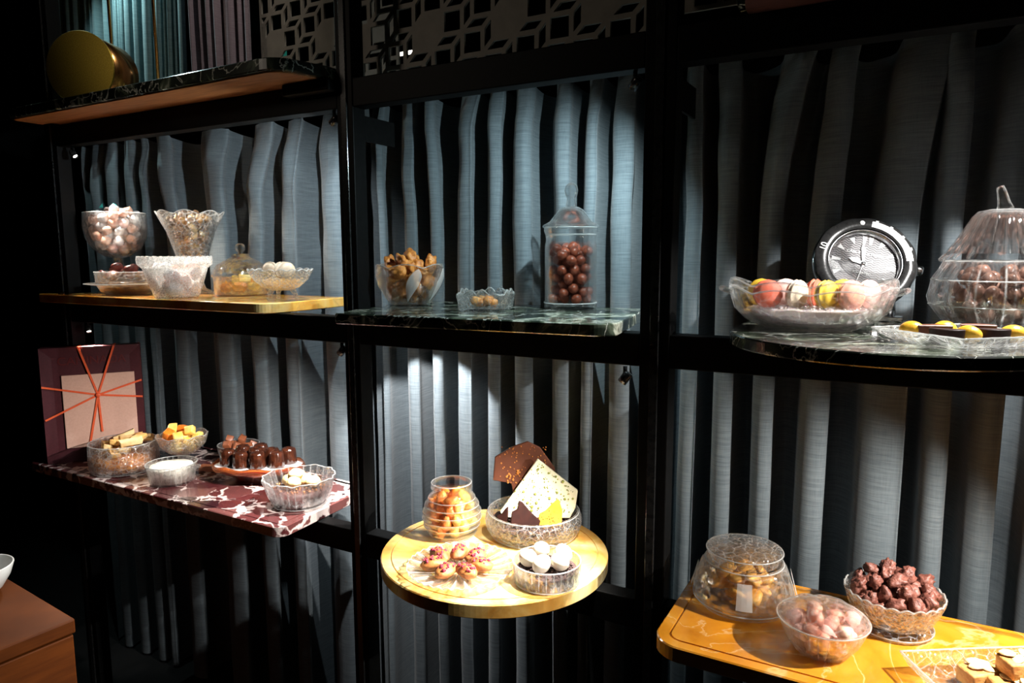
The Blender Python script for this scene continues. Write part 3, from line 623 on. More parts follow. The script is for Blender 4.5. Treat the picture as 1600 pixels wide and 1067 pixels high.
for k, (a, b) in enumerate(((-0.045, -0.02), (0.035, -0.02))): solo('sugar_flake', fm, ('teal sugar flake standing at the left of the goblet heap', 'teal sugar flake standing at the right of the goblet heap')[k], 'sweet', gx+a, gy+b, Z2+0.258-0.006*k, (0, 0.3-k, 0.4))

cx_, cy0 = -1.985, 1.255
c = thing('glass_bowl', 'low glass dish with wide saucer rim filled with dark cherries', 'bowl', cx_, cy0, Z2)
prof = [(0, 0), (0.055, 0), (0.072, 0.012), (0.080, 0.027), (0.112, 0.0325), (0.113, 0.0345), (0.083, 0.0345), (0.0845, 0.058), (0.0855, 0.066), (0.083, 0.066), (0.081, 0.036), (0.070, 0.015), (0.05, 0.005), (0, 0.005)]
obj('dish', lathed(prof, WAVY, 48, flutes(16, 0.01, 0.0, 0.03)), c)
rim(c, 0.0842, 0.0665); rim(c, 0.1125, 0.0335)
bm = bmesh.new(); lathe(bm, [(0, 0.006), (0.045, 0.006), (0.064, 0.016), (0.075, 0.036), (0.0, 0.037)], 32); tag(obj('dried_fruit_bed', mesh(bm, NUTS), None, (cx_, cy0, Z2+EYE)), 'dense bed of brown dried fruit inside the saucer-rimmed dish', 'fruit', None, 'stuff')
chm = [mesh(lump(s, 0.021, 0.019, 0.009, 0.22, 1.4, 2), CHERRY) for s in (1, 2, 3)]
fill('dried_cherry', chm, 'wrinkled dark dried cherry slice in the saucer-rimmed dish', 'fruit', 'dried cherries in the saucer-rimmed dish', cx_, cy0, Z2+0.038, pack(30, 0.0185, lambda z: 0.078, 0.0, 0.024, 6, 0.022), 6, 1, 0.25)

wx, wy = -1.722, 1.224
c = thing('frosted_glass_bowl', 'flaring milky glass bowl with lacy rim, holding pink candies', 'bowl', wx, wy, Z2)
obj('bowl', lathed(vessel([(0.052, 0), (0.056, 0.006), (0.068, 0.04), (0.080, 0.08)], 0.003), OPAL, 56, flutes(14, 0.012)), c)
obj('rim', lathed([(0.078, 0.080), (0.081, 0.080), (0.092, 0.090), (0.0935, 0.100), (0.092, 0.108), (0.089, 0.108), (0.090, 0.099), (0.087, 0.093)], OPAL, 84, flutes(42, 0.006, 0, 1, rim=(0.099, 0.004, 28)), False), c)['label'] = 'lacy moulded rim'
cm = [ball(s, 0.0185, 0.05, 2, m) for s, m in ((1, PINK), (2, ROSE), (3, WHITEM), (4, WHITEM), (5, BLUSH))]
fill('candy', cm, 'rounded pink or white candy in the flaring milky bowl', 'candy', 'candies in the milky bowl', wx, wy, Z2, pack(30, 0.0185, lambda z: 0.048+z*0.30, 0.005, 0.084, 3), 3)

vx, vy = -1.845, 1.370
v = thing('glass_vase', 'flared footed crystal vase full of roasted nut pieces', 'vase', vx, vy, Z2)
obj('vase_body', lathed(vessel([(0.030, 0.052), (0.036, 0.07), (0.046, 0.12), (0.064, 0.18), (0.092, 0.228)], 0.003), CRYSTAL, 64, flutes(8, 0.03, 0.1, 1, rim=(0.2, 0.012, 8))), v)
rim(v, 0.0905, 0.2285, flutes(8, 0.03, 0.1, 1, rim=(0.2, 0.012, 8)))
obj('foot', lathed([(0, 0), (0.052, 0), (0.053, 0.006), (0.032, 0.016), (0.026, 0.034), (0.028, 0.0515), (0, 0.0515)], CRYSTAL, 32, flutes(12, 0.02)), v)
nm = [mesh(lump(s, 0.0135, 0.010, 0.0085, 0.3, 1.8, 2), m) for s, m in ((1, NUTS), (2, NUTS), (3, PALEB), (4, NUTS), (5, BISCUIT))]
fill('nut_piece', nm, 'small roasted nut piece heaped in the flared vase', 'nut', 'nut pieces in the flared vase', vx, vy, Z2, pack(150, 0.0115, lambda z: 0.026+(z-0.056)*0.14 if z < 0.12 else 0.036+(z-0.12)*0.36, 0.057, 0.214, 9, 0.022, 24), 9)

bx_, by_ = -1.652, 1.381
b = thing('butter_dish', 'round glass covered dish with knobbed dome over orange jellies', 'dish', bx_, by_, Z2)
obj('base', lathed(vessel([(0.060, 0), (0.074, 0.004), (0.075, 0.05), (0.080, 0.053)], 0.003), WAVY, 48, flutes(20, 0.008, 0.005, 0.05)), b)
lid = obj('lid', lathed([(0.077, 0.0545), (0.080, 0.0545), (0.077, 0.064), (0.066, 0.085), (0.040, 0.101), (0.026, 0.108), (0.022, 0.117), (0, 0.117), (0, 0.113), (0.018, 0.113), (0.022, 0.106), (0.038, 0.098), (0.063, 0.082), (0.074, 0.063)], WAVY, 56, flutes(18, 0.010, 0.06, 0.1)), b)
obj('knob', lathed([(0, 0.1172), (0.008, 0.1172), (0.007, 0.121), (0.012, 0.126), (0.0145, 0.133), (0.012, 0.142), (0.006, 0.146), (0, 0.1465)], GLASS, 24), lid)
jm = [mesh(cham(s, 0.017, 0.013, 0.011, 0.003), m) for s, m in ((1, JELLYO), (2, JELLYY), (3, JELLYO))]
fill('fruit_jelly', jm, 'orange fruit jelly block under the knobbed glass dome', 'sweet', 'orange jellies under the dome', bx_, by_, Z2, pack(12, 0.0185, lambda z: 0.066, 0.006, 0.05, 7), 7, 1, 0.1)

fx, fy = -1.382, 1.275
c = thing('footed_glass_bowl', 'oval cut crystal bowl on small feet at the onyx shelf end, holding beige macarons', 'bowl', fx, fy, Z2, R(-25))
obj('bowl', lathed(vessel([(0.028, 0.026), (0.050, 0.033), (0.074, 0.052), (0.090, 0.074)], 0.0035), CRYSTAL, 72, flutes(12, 0.022, 0.03, 0.9, 1.04, 0.86, (0.07, 0.005, 18))), c)
rim(c, 0.0885, 0.0745, flutes(12, 0.022, 0.03, 0.9, 1.04, 0.86, (0.07, 0.005, 18)))
for k in range(3):
    a = k*2*PI/3+0.9; bm = bmesh.new(); tube(bm, [(0.030*math.cos(a), 0.028*math.sin(a), 0.0295), (0.040*math.cos(a), 0.037*math.sin(a), 0.014), (0.037*math.cos(a), 0.034*math.sin(a), 0.0095), (0.042*math.cos(a), 0.039*math.sin(a), 0.0062), (0.0421*math.cos(a), 0.039*math.sin(a), 0.0005)], [0.008, 0.0055, 0.005, 0.006, 0.003], 8); obj('foot', mesh(bm, CRYSTAL), c)
def macaron_meshes(m, r=0.0225, h=0.013):
    def half(s):
        bm = bmesh.new(); pr = [(0, h), (r*0.55, h*0.93), (r*0.85, h*0.66), (r*0.985, h*0.30), (r, 0.0042), (r*1.02, 0.0030), (r*0.99, 0.0018), (0, 0.0018)]
        lathe(bm, [(a, b*s) for a, b in pr], 28, (lambda t, q, z: (q*math.cos(t)*(1+(0.018*math.sin(17*t) if abs(z) < 0.0043 else 0)), q*math.sin(t)*(1+(0.018*math.sin(17*t) if abs(z) < 0.0043 else 0)), z)))
        bmesh.ops.recalc_face_normals(bm, faces=bm.faces[:]); return mesh(bm, m)
    bm = bmesh.new(); lathe(bm, [(0, -0.0017), (r*0.93, -0.0017), (r*0.95, 0), (r*0.93, 0.0017), (0, 0.0017)], 24); return half(1), half(-1), mesh(bm, CREAMC)
def macaron(ms, label, x, y, z, rot, group):
    t = thing('macaron', label, 'macaron', x, y, z, 0, group); t.rotation_euler = rot
    obj('shell', ms[0], t); obj('shell', ms[1], t); obj('filling', ms[2], t); return t
beige = macaron_meshes(BEIGE, 0.0205, 0.0115)
for (a, b, az, words) in ((-0.050, -0.012, 0.3, 'beige macaron facing outward, leftmost in the footed bowl'), (-0.022, 0.022, 1.2, 'beige macaron on edge, second from left in the footed bowl'), (0.008, 0.0, 1.5, 'beige macaron on edge in the middle of the footed bowl'), (0.052, 0.0, 1.25, 'beige macaron on edge, rightmost in the footed bowl')):
    macaron(beige, words, fx+a*math.cos(R(-25)), fy+a*math.sin(R(-25))+b, Z2+0.0760, (R(90), 0, az), 'beige macarons in the footed bowl')
bm = bmesh.new(); lathe(bm, [(0, 0.034), (0.040, 0.036), (0.058, 0.053), (0, 0.0545)], 36, flutes(1, 0, ovx=1.04, ovy=0.8)); tag(obj('nougat_bed', mesh(bm, BISCUIT), None, (fx, fy, Z2+EYE), (0, 0, R(-25))), 'bed of tan biscuit crumble in the footed crystal bowl', 'crumble', None, 'stuff')

# ================================================================== dark green shelf, middle bay
hx_, hy_ = -1.003, 1.312
c = thing('frosted_glass_bowl', 'round glass bowl with frosted petals holding caramelised pastries', 'bowl', hx_, hy_, Z3)
Rb = [(0.040, 0), (0.046, 0.004), (0.060, 0.022), (0.073, 0.046), (0.079, 0.068), (0.078, 0.086)]
obj('bowl', lathed(vessel(Rb, 0.003), GLASS, 64, flutes(1, 0, rim=(0.08, 0.009, 6))), c)
rim(c, 0.0765, 0.0865, flutes(1, 0, rim=(0.08, 0.009, 6)))
for k in range(6):
    bm = bmesh.new(); a0 = k*PI/3+0.2; gr = []
    for i in range(13):
        u = i/12; z = 0.012+u*0.074; rr = 0.0525+(z-0.012)*0.62 if z < 0.045 else 0.0735+(z-0.045)*0.16
        for (q0, q1), s in zip(zip([a[1] for a in Rb], [a[1] for a in Rb][1:]), range(9)):
            if q0 <= z <= q1: rr = Rb[s][0]+(Rb[s+1][0]-Rb[s][0])*(z-q0)/(q1-q0)
        wd = 0.26*math.sin(PI*min(1, max(0.02, u)))**0.7*(0.45+0.55*u)
        row = []
        for j in range(7):
            ang = a0+0.35*(u-0.5)+wd*(j/6-0.5)*2; r2 = rr+0.0006+0.0018*(1-(j/3-1)**2)
            row.append(bm.verts.new((r2*math.cos(ang), r2*math.sin(ang), z)))
        gr.append(row)
    for p, q in zip(gr, gr[1:]):
        for j in range(6): bm.faces.new([p[j], p[j+1], q[j+1], q[j]])
    obj('petal', mesh(bm, FROST), c)
fgm = [mesh(lump(s, 0.0185, 0.0145, 0.0105, 0.34, 1.7, 3), FIG) for s in range(1, 6)]
fill('nut_pastry', fgm, 'lumpy golden caramelised pastry heaped in the petal bowl', 'pastry', 'caramelised pastries in the petal bowl', hx_, hy_, Z3, pack(75, 0.0142, lambda z: 0.031+z*0.55 if z < 0.06 else 0.064, 0.009, 0.085, 5, 0.034, 50), 5)

qx, qy = -0.770, 1.268
def squ(t, r, z):
    k = 1/max(abs(math.cos(t)), abs(math.sin(t)))**0.72
    zz = z + (0.012*abs(math.sin(t*6+0.4))*abs(math.cos(t*2)) if z > 0.03 else 0)
    return r*k*math.cos(t), r*k*math.sin(t), zz
c = solo('crystal_dish', lathed(vessel([(0.044, 0), (0.049, 0.003), (0.051, 0.018), (0.054, 0.034)], 0.006, 0.006), CRYSTAL, 96, squ, False), 'small square cut-crystal dish with jagged rim on the dark green shelf', 'dish', qx, qy, Z3, (0, 0, R(12)))
rim(c, 0.0515, 0.0345, squ, 0.001)
t = thing('nut_cluster', 'single flat cluster of nuts in the square crystal dish', 'sweet', qx-0.004, qy-0.004, Z3+0.0075)
for k in range(9):
    a = k*2.4; r_ = 0.0072*math.sqrt(k)
    obj('nut', mesh(lump(k+3, 0.0115, 0.009, 0.010, 0.3, 1.6, 2), (FIG, BISCUIT, FIG)[k % 3]), t, (r_*math.cos(a), r_*math.sin(a), 0.010+0.004*(k % 2)), (0, 0, a))

jx, jy = -0.634, 1.395
j = thing('apothecary_jar', 'tall lidded glass jar filled with copper-brown chocolate nuts', 'jar', jx, jy, Z3)
rim(j, 0.056, 0.1735); rim(j, 0.0568, 0.0135); rim(j, 0.0535, 0.1585)
obj('jar_body', lathed(vessel([(0.054, 0), (0.057, 0.003), (0.057, 0.014), (0.0555, 0.02), (0.0555, 0.135), (0.053, 0.146), (0.0545, 0.158), (0.0575, 0.166), (0.0575, 0.173)], 0.0026, 0.010), GLASS, 64), j)
jl = obj('lid', lathed([(0.050, 0.1735), (0.0595, 0.1735), (0.061, 0.176), (0.059, 0.179), (0.046, 0.186), (0.034, 0.201), (0.026, 0.211), (0.016, 0.217), (0, 0.2175), (0, 0.213), (0.013, 0.213), (0.023, 0.208), (0.031, 0.198), (0.043, 0.184), (0.050, 0.179)], GLASS, 56), j)
obj('finial', lathed([(0, 0.2177), (0.012, 0.2177), (0.0105, 0.226), (0.0085, 0.234), (0.0125, 0.242), (0.0145, 0.252), (0.0115, 0.262), (0.0055, 0.267), (0, 0.268)], GLASS, 28, flutes(6, 0.06, 0.215, 0.262)), jl)
dm = []
for s in range(4):
    bm = lump(s+20, 0.0112, 0.0112, 0.0128, 0.03, 1.2, 2)
    dm.append(mesh(bm, DRAGEE))
fill('chocolate_nut', dm, 'shiny copper-brown chocolate-coated nut in the tall apothecary jar', 'sweet', 'chocolate nuts in the apothecary jar', jx, jy, Z3, pack(150, 0.0118, lambda z: 0.0520, 0.0105, 0.130, 12, 0.004, 30), 12, 1, 1)

# ================================================================== round-fronted shelf at right
ux, uy = -0.133, 1.215
c = thing('glass_boat_dish', 'long boat-shaped glass dish with scalloped rim on the round-fronted shelf', 'dish', ux, uy, Z4, R(6))
obj('dish_body', lathed(vessel([(0.50, 0), (0.56, 0.003), (0.78, 0.016), (0.92, 0.034), (0.985, 0.050), (1.0, 0.057)], 0.03, 0.004), WAVY, 96, lambda t, r, z: (r*0.122*math.cos(t)*(1+0.03*math.cos(t)**8), r*0.060*math.sin(t), z+(0.007*abs(math.sin(4*t)) if z > 0.045 else 0)+(0.008*math.cos(t)**8 if z > 0.04 else 0))), c)
rim(c, 0.985, 0.0575, lambda t, r, z: (r*0.122*math.cos(t)*(1+0.03*math.cos(t)**8), r*0.060*math.sin(t), z+0.007*abs(math.sin(4*t))+0.008*math.cos(t)**8), 0.0015, 144)
for s in (-1, 1):
    bm = bmesh.new(); tube(bm, [(s*0.119, -0.012, 0.060), (s*0.133, -0.010, 0.064), (s*0.137, 0, 0.0655), (s*0.133, 0.010, 0.064), (s*0.119, 0.012, 0.060)], 0.0045, 8); obj('handle', mesh(bm, GLASS), c)
def Rsu(t, r, z): return r*0.108*math.cos(t), r*0.050*math.sin(t), z + (0.0022*noise.noise(Vector((math.cos(t)*6*r, math.sin(t)*6*r, 1))) if z > 0.03 else 0)
bm = bmesh.new(); lathe(bm, [(0, 0.0065), (0.45, 0.0065), (0.66, 0.0125), (0.83, 0.024), (0.89, 0.033), (0.86, 0.0355), (0.6, 0.036), (0.3, 0.0355), (0, 0.036)], 72, Rsu); rn = random.Random(77)
for i in range(340):
    a, q = rn.uniform(0, 2*PI), math.sqrt(rn.random())*0.84; s_ = rn.uniform(0.0009, 0.0019)
    bmesh.ops.create_cube(bm, size=s_*1.7, matrix=Matrix.Translation((q*0.108*math.cos(a), q*0.050*math.sin(a), 0.0362)) @ Matrix.Rotation(i*0.7, 4, Vector((0.4, 0.7, 0.3))))
tag(obj('sugar', mesh(bm, SUGAR, False), None, (ux, uy, Z4+EYE), (0, 0, R(6))), 'bed of pinkish white sugar filling the boat dish', 'sugar', None, 'stuff')
mm = {n: macaron_meshes(m) for n, m in dict(coral=CORAL, salm=SALM, lemon=LEMON, ivory=IVORY, blush=BLUSH).items()}
for kind, dx, dy, az, tl, words in (('lemon', -0.076, 0.018, 0.35, 0, 'yellow macaron at the far left, half hidden behind the coral one'), ('coral', -0.060, -0.022, 0.45, -8, 'coral pink macaron at front left of the boat dish'),
        ('blush', -0.040, 0.026, 0.7, 0, 'pale blush macaron behind the coral one'), ('ivory', -0.018, -0.014, 1.15, 4, 'ivory macaron turned edge-on in the middle of the boat dish'), ('coral', 0.004, 0.026, 1.35, 0, 'coral macaron squeezed behind the ivory one'),
        ('lemon', 0.026, -0.020, 1.0, -4, 'deep yellow macaron at front, right of the ivory one'), ('lemon', 0.046, 0.024, 0.55, 0, 'yellow macaron in the back row at right'), ('salm', 0.060, -0.018, 0.75, -3, 'orange-salmon macaron at front right of the boat dish'), ('blush', 0.082, 0.012, 1.0, 0, 'pale pink macaron at the right end of the boat dish')):
    macaron(mm[kind], words, ux+dx, uy+dy+dx*0.105, Z4+0.0365+0.0212, (R(90+tl), 0, az), 'macarons in the boat dish')

# dial clock leaning back on its stand
kx, ky = -0.036, 1.430
k = thing('dial_clock', 'large round steel display clock like a wristwatch head, tilted back behind the macarons', 'clock', kx, ky, Z4)
bm = bmesh.new(); box(bm, -0.024, 0.024, -0.018, 0.018, 0, 0.010, 0.002); obj('stand_base', mesh(bm, STEEL, False), k, (0.010, 0, 0))
bm = bmesh.new(); tube(bm, [(0.010, 0.004, 0.009), (0.010, 0.006, 0.04), (0.0, 0.012, 0.075)], [0.013, 0.011, 0.010], 10); obj('stand_neck', mesh(bm, STEEL), k)
nrm = Vector((0.34, -1.0, 0.50)).normalized(); ux_ = Vector((0, 0, 1)).cross(nrm).normalized(); uz_ = nrm.cross(ux_)
tw = R(-14); ux2 = ux_*math.cos(tw)+uz_*math.sin(tw); uz2 = uz_*math.cos(tw)-ux_*math.sin(tw)
hd = Matrix(((ux2.x, uz2.x, nrm.x, -0.034), (ux2.y, uz2.y, nrm.y, -0.022), (ux2.z, uz2.z, nrm.z, 0.102), (0, 0, 0, 1)))
def kp(name, me, parent=k):
    o = obj(name, me, parent)
    if parent is k: o.matrix_local = hd
    return o
case = kp('case', lathed([(0, -0.022), (0.070, -0.022), (0.083, -0.012), (0.086, 0.0), (0.084, 0.008), (0.062, 0.008), (0.062, -0.002), (0, -0.002)], STEEL, 72))
bz = kp('bezel', lathed([(0.0625, 0.0083), (0.085, 0.0083), (0.0855, 0.012), (0.082, 0.0165), (0.0635, 0.0175), (0.0625, 0.016)], BLACKG, 72, flutes(12, 0.012, 0.0, 0.0125)))
for q in range(60):
    if not (2 <= q <= 28 or 42 <= q <= 44): continue
    a = R(90+14-q*6*0.62); bm = bmesh.new(); L_ = 0.011 if q % 5 else 0.014; wd = 0.0024
    if 4 <= q <= 24:
        c_, s_ = math.cos(a), math.sin(a); r0, r1 = 0.0665, 0.0665+L_
        vs = [bm.verts.new((c_*r-s_*u, s_*r+c_*u, 0.0172+(0.0165-0.0172)*((r-0.0635)/0.0185)+0.0006)) for r, u in ((r0, -wd), (r1, -wd), (r1, wd), (r0, wd))]
        bm.faces.new(vs); obj('bezel_mark', mesh(bm, WHITEP, False), bz)
    else: bm.free()
bm = bmesh.new(); lathe(bm, [(0, 0.0183), (0.0042, 0.0183), (0.0042, 0.0188), (0, 0.0188)], 16)
o = obj('bezel_dot', mesh(bm, WHITEP), bz, (0.073*math.cos(R(104)), 0.073*math.sin(R(104)), -0.0010))
o = obj('bezel_numeral', text_mesh('10', 0.016, WHITEP), bz, (0.073*math.cos(R(172)), 0.073*math.sin(R(172)), 0.0178), (0, 0, R(82)))
m, nt, out = new_mat('wave_dial'); Ln = nt.links; b_ = nd(nt, 'ShaderNodeBsdfPrincipled', Roughness=0.45, Metallic=0.0)
tc = coords(nt); wv = nd(nt, 'ShaderNodeTexWave', Scale=70, Distortion=0.0, wave_type='BANDS', bands_direction='Y')
wx2 = nd(nt, 'ShaderNodeVectorMath', operation='ADD'); sx_ = nd(nt, 'ShaderNodeTexWave', Scale=26, wave_type='BANDS', bands_direction='X'); Ln.new(tc, sx_.inputs['Vector'])
cb = nd(nt, 'ShaderNodeCombineXYZ'); ms = nd(nt, 'ShaderNodeMath', operation='MULTIPLY'); ms.inputs[1].default_value = 0.003; Ln.new(sx_.outputs['Fac'], ms.inputs[0]); Ln.new(ms.outputs[0], cb.inputs[1])
Ln.new(tc, wx2.inputs[0]); Ln.new(cb.outputs[0], wx2.inputs[1]); Ln.new(wx2.outputs[0], wv.inputs['Vector'])
rr = ramp(nt, wv.outputs['Fac'], [(0.35, (0.004, 0.0035, 0.004)), (0.6, (0.22, 0.20, 0.21))]); Ln.new(rr.outputs[0], b_.inputs['Base Color']); Ln.new(b_.outputs[0], out.inputs[0])
dial = kp('dial', lathed([(0, -0.0018), (0.0565, -0.0018), (0.0565, 0.0015), (0, 0.0015)], m, 64, None, False))
kp('dial_ring', lathed([(0.0568, 0.0005), (0.0618, 0.008), (0.0620, 0.0145), (0.0598, 0.0145), (0.0568, 0.006)], STEEL, 64))
for q in range(12):
    a = R(90-q*30); bm = bmesh.new(); c_, s_ = math.cos(a), math.sin(a); dbl = q == 0
    sets = ((-0.0055, 0.0035), (0.0055, 0.0035)) if dbl else ((0, 0.0045 if q % 3 else 0.0035),)
    for off, wd in sets:
        if q % 3 == 0: sh = ((0.038, -wd*0.6), (0.053, -wd), (0.053, wd), (0.038, wd*0.6))
        else: sh = ((0.041, -0.0006), (0.053, -wd), (0.053, wd), (0.041, 0.0006))
        vs = [bm.verts.new((c_*r-s_*(u+off), s_*r+c_*(u+off), 0.0024)) for r, u in sh]
        f = bm.faces.new(vs); e = bmesh.ops.extrude_face_region(bm, geom=[f]); bmesh.ops.translate(bm, verts=[x for x in e['geom'] if isinstance(x, bmesh.types.BMVert)], vec=(0, 0, -0.0008))
    obj('hour_mark', mesh(bm, WHITEP, False), dial)
for nm_, a, L_, wd in (('hour_hand', 168, 0.026, 0.0042), ('minute_hand', 100, 0.040, 0.0032), ('second_hand', 262, 0.045, 0.0008)):
    bm = bmesh.new(); a = R(a); c_, s_ = math.cos(a), math.sin(a)
    vs = [bm.verts.new((c_*r-s_*u, s_*r+c_*u, 0.0036)) for r, u in ((-0.006, -wd*0.4), (L_*0.7, -wd), (L_, 0), (L_*0.7, wd), (-0.006, wd*0.4))]
    f = bm.faces.new(vs); e = bmesh.ops.extrude_face_region(bm, geom=[f]); bmesh.ops.translate(bm, verts=[x for x in e['geom'] if isinstance(x, bmesh.types.BMVert)], vec=(0, 0, 0.0006))
    obj(nm_, mesh(bm, WHITEP, False), dial)
bm = bmesh.new(); lathe(bm, [(0, 0.002), (0.004, 0.002), (0.004, 0.0046), (0, 0.0050)], 20); obj('hand_hub', mesh(bm, STEEL), dial)
obj('lettering', text_mesh('C', 0.009, WHITEP), dial, (0, 0.029, 0.0022)); obj('lettering', text_mesh('CARL F. BUCHERER', 0.0072, WHITEP), dial, (0, 0.020, 0.0022)); obj('lettering', text_mesh('SCUBATEC', 0.0062, WHITEP), dial, (0, -0.018, 0.0022))
kp('dial_glass', lathed([(0, 0.0150), (0.0595, 0.0146), (0.0595, 0.0158), (0, 0.0170)], glass('dial_cover_glass', refr=0.0, rough=0.02, gloss=0.0, sheen=0.0), 48))
bm = bmesh.new(); lathe(bm, [(0, 0), (0.0075, 0), (0.0085, 0.002), (0.0085, 0.011), (0.007, 0.013), (0, 0.013)], 24, flutes(12, 0.05)); o = obj('crown', mesh(bm, STEEL), k); o.matrix_local = hd @ Matrix.Translation((0.085, 0.012, -0.004)) @ Matrix.Rotation(R(90), 4, 'Y')
for sx2 in (-0.036, 0.036):
    for sy2 in (-1,):
        bm = bmesh.new(); box(bm, sx2-0.008, sx2+0.008, min(sy2*0.066, sy2*0.096), max(sy2*0.066, sy2*0.096), -0.018, 0.002, 0.004); kp('lug', mesh(bm, STEEL, False))

# ribbed lidded jar, shaped like a gourd
px_, py_ = 0.127, 1.340
p = thing('ribbed_glass_jar', 'gourd-shaped ribbed glass jar with stalk lid, full of brown chocolate nuts', 'jar', px_, py_, Z4)
def gourd(t, r, z):
    k_ = 1+0.045*(abs(math.cos(8*t))**0.8*2-1)*min(1, r/0.05)
    if z < 0.125: k_ += 0.028*abs(math.cos(PI*(z-0.01)/0.036))
    return r*k_*math.cos(t), r*k_*math.sin(t), z
obj('jar_body', lathed(vessel([(0.052, 0), (0.058, 0.004), (0.070, 0.014), (0.080, 0.026), (0.088, 0.040), (0.0915, 0.052), (0.0905, 0.066), (0.086, 0.082), (0.079, 0.097), (0.073, 0.108)], 0.003, 0.008), RIBJAR, 128, gourd), p)
rim(p, 0.0885, 0.040, gourd, 0.0009, 128); rim(p, 0.0865, 0.080, gourd, 0.0009, 128); rim(p, 0.075, 0.1095, gourd, 0.001, 128)
gl_ = obj('lid', lathed([(0.072, 0.1085), (0.078, 0.1085), (0.079, 0.112), (0.071, 0.122), (0.060, 0.142), (0.048, 0.164), (0.041, 0.178), (0.034, 0.186), (0.020, 0.189), (0, 0.187), (0, 0.184), (0.020, 0.1855), (0.032, 0.183), (0.038, 0.176), (0.045, 0.162), (0.057, 0.140), (0.068, 0.121)], GLASS, 128, gourd), p)
bm = bmesh.new(); tube(bm, [(0, 0, 0.1885), (-0.002, 0, 0.198), (-0.006, 0, 0.215), (-0.009, 0, 0.224)], [0.012, 0.0085, 0.0065, 0.005], 14); obj('stalk_handle', mesh(bm, GLASS), gl_)
d2 = [mesh(lump(s+30, 0.0105, 0.0105, 0.013, 0.05, 1.2, 2), DRAGEE2) for s in range(4)]
fill('chocolate_almond', d2, 'glossy brown chocolate almond inside the gourd-shaped jar', 'sweet', 'chocolate almonds in the gourd jar', px_, py_, Z4, pack(135, 0.0122, lambda z: min(0.046+z*0.95, 0.077) if z < 0.07 else 0.077-(z-0.07)*0.34, 0.009, 0.094, 15, 0.0, 26), 15)

# square glass tray with kumquats and half-moon chocolates
tx, ty = 0.068, 1.115
def sqt(t, r, z):
    k_ = 1/max(abs(math.cos(t)), abs(math.sin(t)))**0.93
    return r*k_*math.cos(t)*(1+0.012*math.cos(24*t)*(z > 0.006)), r*k_*math.sin(t)*(1+0.012*math.cos(24*t)*(z > 0.006)), z
c = solo('crystal_tray', lathed(vessel([(0.052, 0), (0.057, 0.002), (0.070, 0.010), (0.078, 0.018)], 0.003, 0.003), CRYSTAL, 128, sqt, False), 'square cut-glass tray set cornerwise with kumquats and half-moon chocolates', 'tray', tx, ty, Z4, (0, 0, R(43)))
rim(c, 0.0765, 0.0185, sqt, 0.0011, 144)
km = mesh(lump(2, 0.0165, 0.0125, 0.0125, 0.03, 1, 3), KUMQ)
for a, b, rz, words in ((-0.058, 0.006, 0.2, 'orange-yellow kumquat at the left corner of the glass tray'), (-0.018, 0.030, 0.6, 'orange-yellow kumquat between the two back chocolates'), (0.006, -0.028, -0.3, 'orange-yellow kumquat right of the front chocolate'), (0.058, 0.006, 0.1, 'orange-yellow kumquat at the right of the glass tray')):
    solo('kumquat', km, words, 'fruit', tx+a, ty+b, Z4+0.0165, (0, 0, rz), 'kumquats on the glass tray')
def halfmoon(r, h):
    bm = bmesh.new(); o = [(r*math.cos(R(a)), r*math.sin(R(a))*0.8) for a in range(-8, 189, 14)]
    lo = [bm.verts.new((x*0.94, y*0.94, 0)) for x, y in o]; hi = [bm.verts.new((x, y, h)) for x, y in o]; n = len(o)
    for i in range(n): bm.faces.new([lo[i], lo[(i+1) % n], hi[(i+1) % n], hi[i]])
    bm.faces.new(lo[::-1]); bm.faces.new(hi); bmesh.ops.bevel(bm, geom=bm.edges[:], offset=0.001, segments=1, affect='EDGES'); return bm
hm1, hm2 = mesh(halfmoon(0.022, 0.020), MILKD, False), mesh(halfmoon(0.021, 0.020), DARKC, False)
for me_, a, b, rz, words in ((hm1, -0.030, 0.004, 0.3, 'milk chocolate half-moon at left in the glass tray'), (hm2, -0.018, -0.036, 2.9, 'dark chocolate half-moon at front of the glass tray'), (hm1, 0.022, 0.040, 0.1, 'milk chocolate half-moon at the back of the glass tray'), (hm2, 0.034, -0.008, 3.3, 'dark chocolate half-moon at right in the glass tray')):
    solo('half_moon_chocolate', me_, words, 'chocolate', tx+a, ty+b, Z4+0.0045, (0, 0, rz), 'half-moon chocolates on the glass tray')

# ================================================================== red breccia shelf, left bay
bxo = thing('gift_box', 'burgundy gift box standing on edge, tied with orange ribbon over a pale card', 'box', -2.115, 1.205, Z5, R(54.5))
BW, BH, BT = 0.262, 0.345, 0.043
bm = bmesh.new(); box(bm, -BW/2, BW/2, 0.004, BT, 0, BH, 0.002); obj('box_body', mesh(bm, BURG, False), bxo)
bm = bmesh.new(); fw_ = 0.030
vo = [bm.verts.new(p) for p in ((-BW/2, 0.0, 0), (BW/2, 0.0, 0), (BW/2, 0.0, BH), (-BW/2, 0.0, BH))]; vi = [bm.verts.new((x-math.copysign(fw_, x), 0.003, fw_ if z == 0 else z-fw_)) for x, z in ((-BW/2, 0), (BW/2, 0), (BW/2, BH), (-BW/2, BH))]
vb = [bm.verts.new((v.co.x, 0.0037, v.co.z)) for v in vo]
for i in range(4):
    j_ = (i+1) % 4; bm.faces.new([vo[i], vo[j_], vi[j_], vi[i]]); bm.faces.new([vb[i], vb[j_], vo[j_], vo[i]])
bm.faces.new(vi); bm.faces.new(vb[::-1]); obj('box_front', mesh(bm, BURG, False), bxo)
bm = bmesh.new(); box(bm, -BW/2+0.052, BW/2-0.020, -0.0030, 0.0022, 0.042, 0.262, 0.0006); obj('card', mesh(bm, PEACH, False), bxo)['label'] = 'pale blank card under the ribbons'
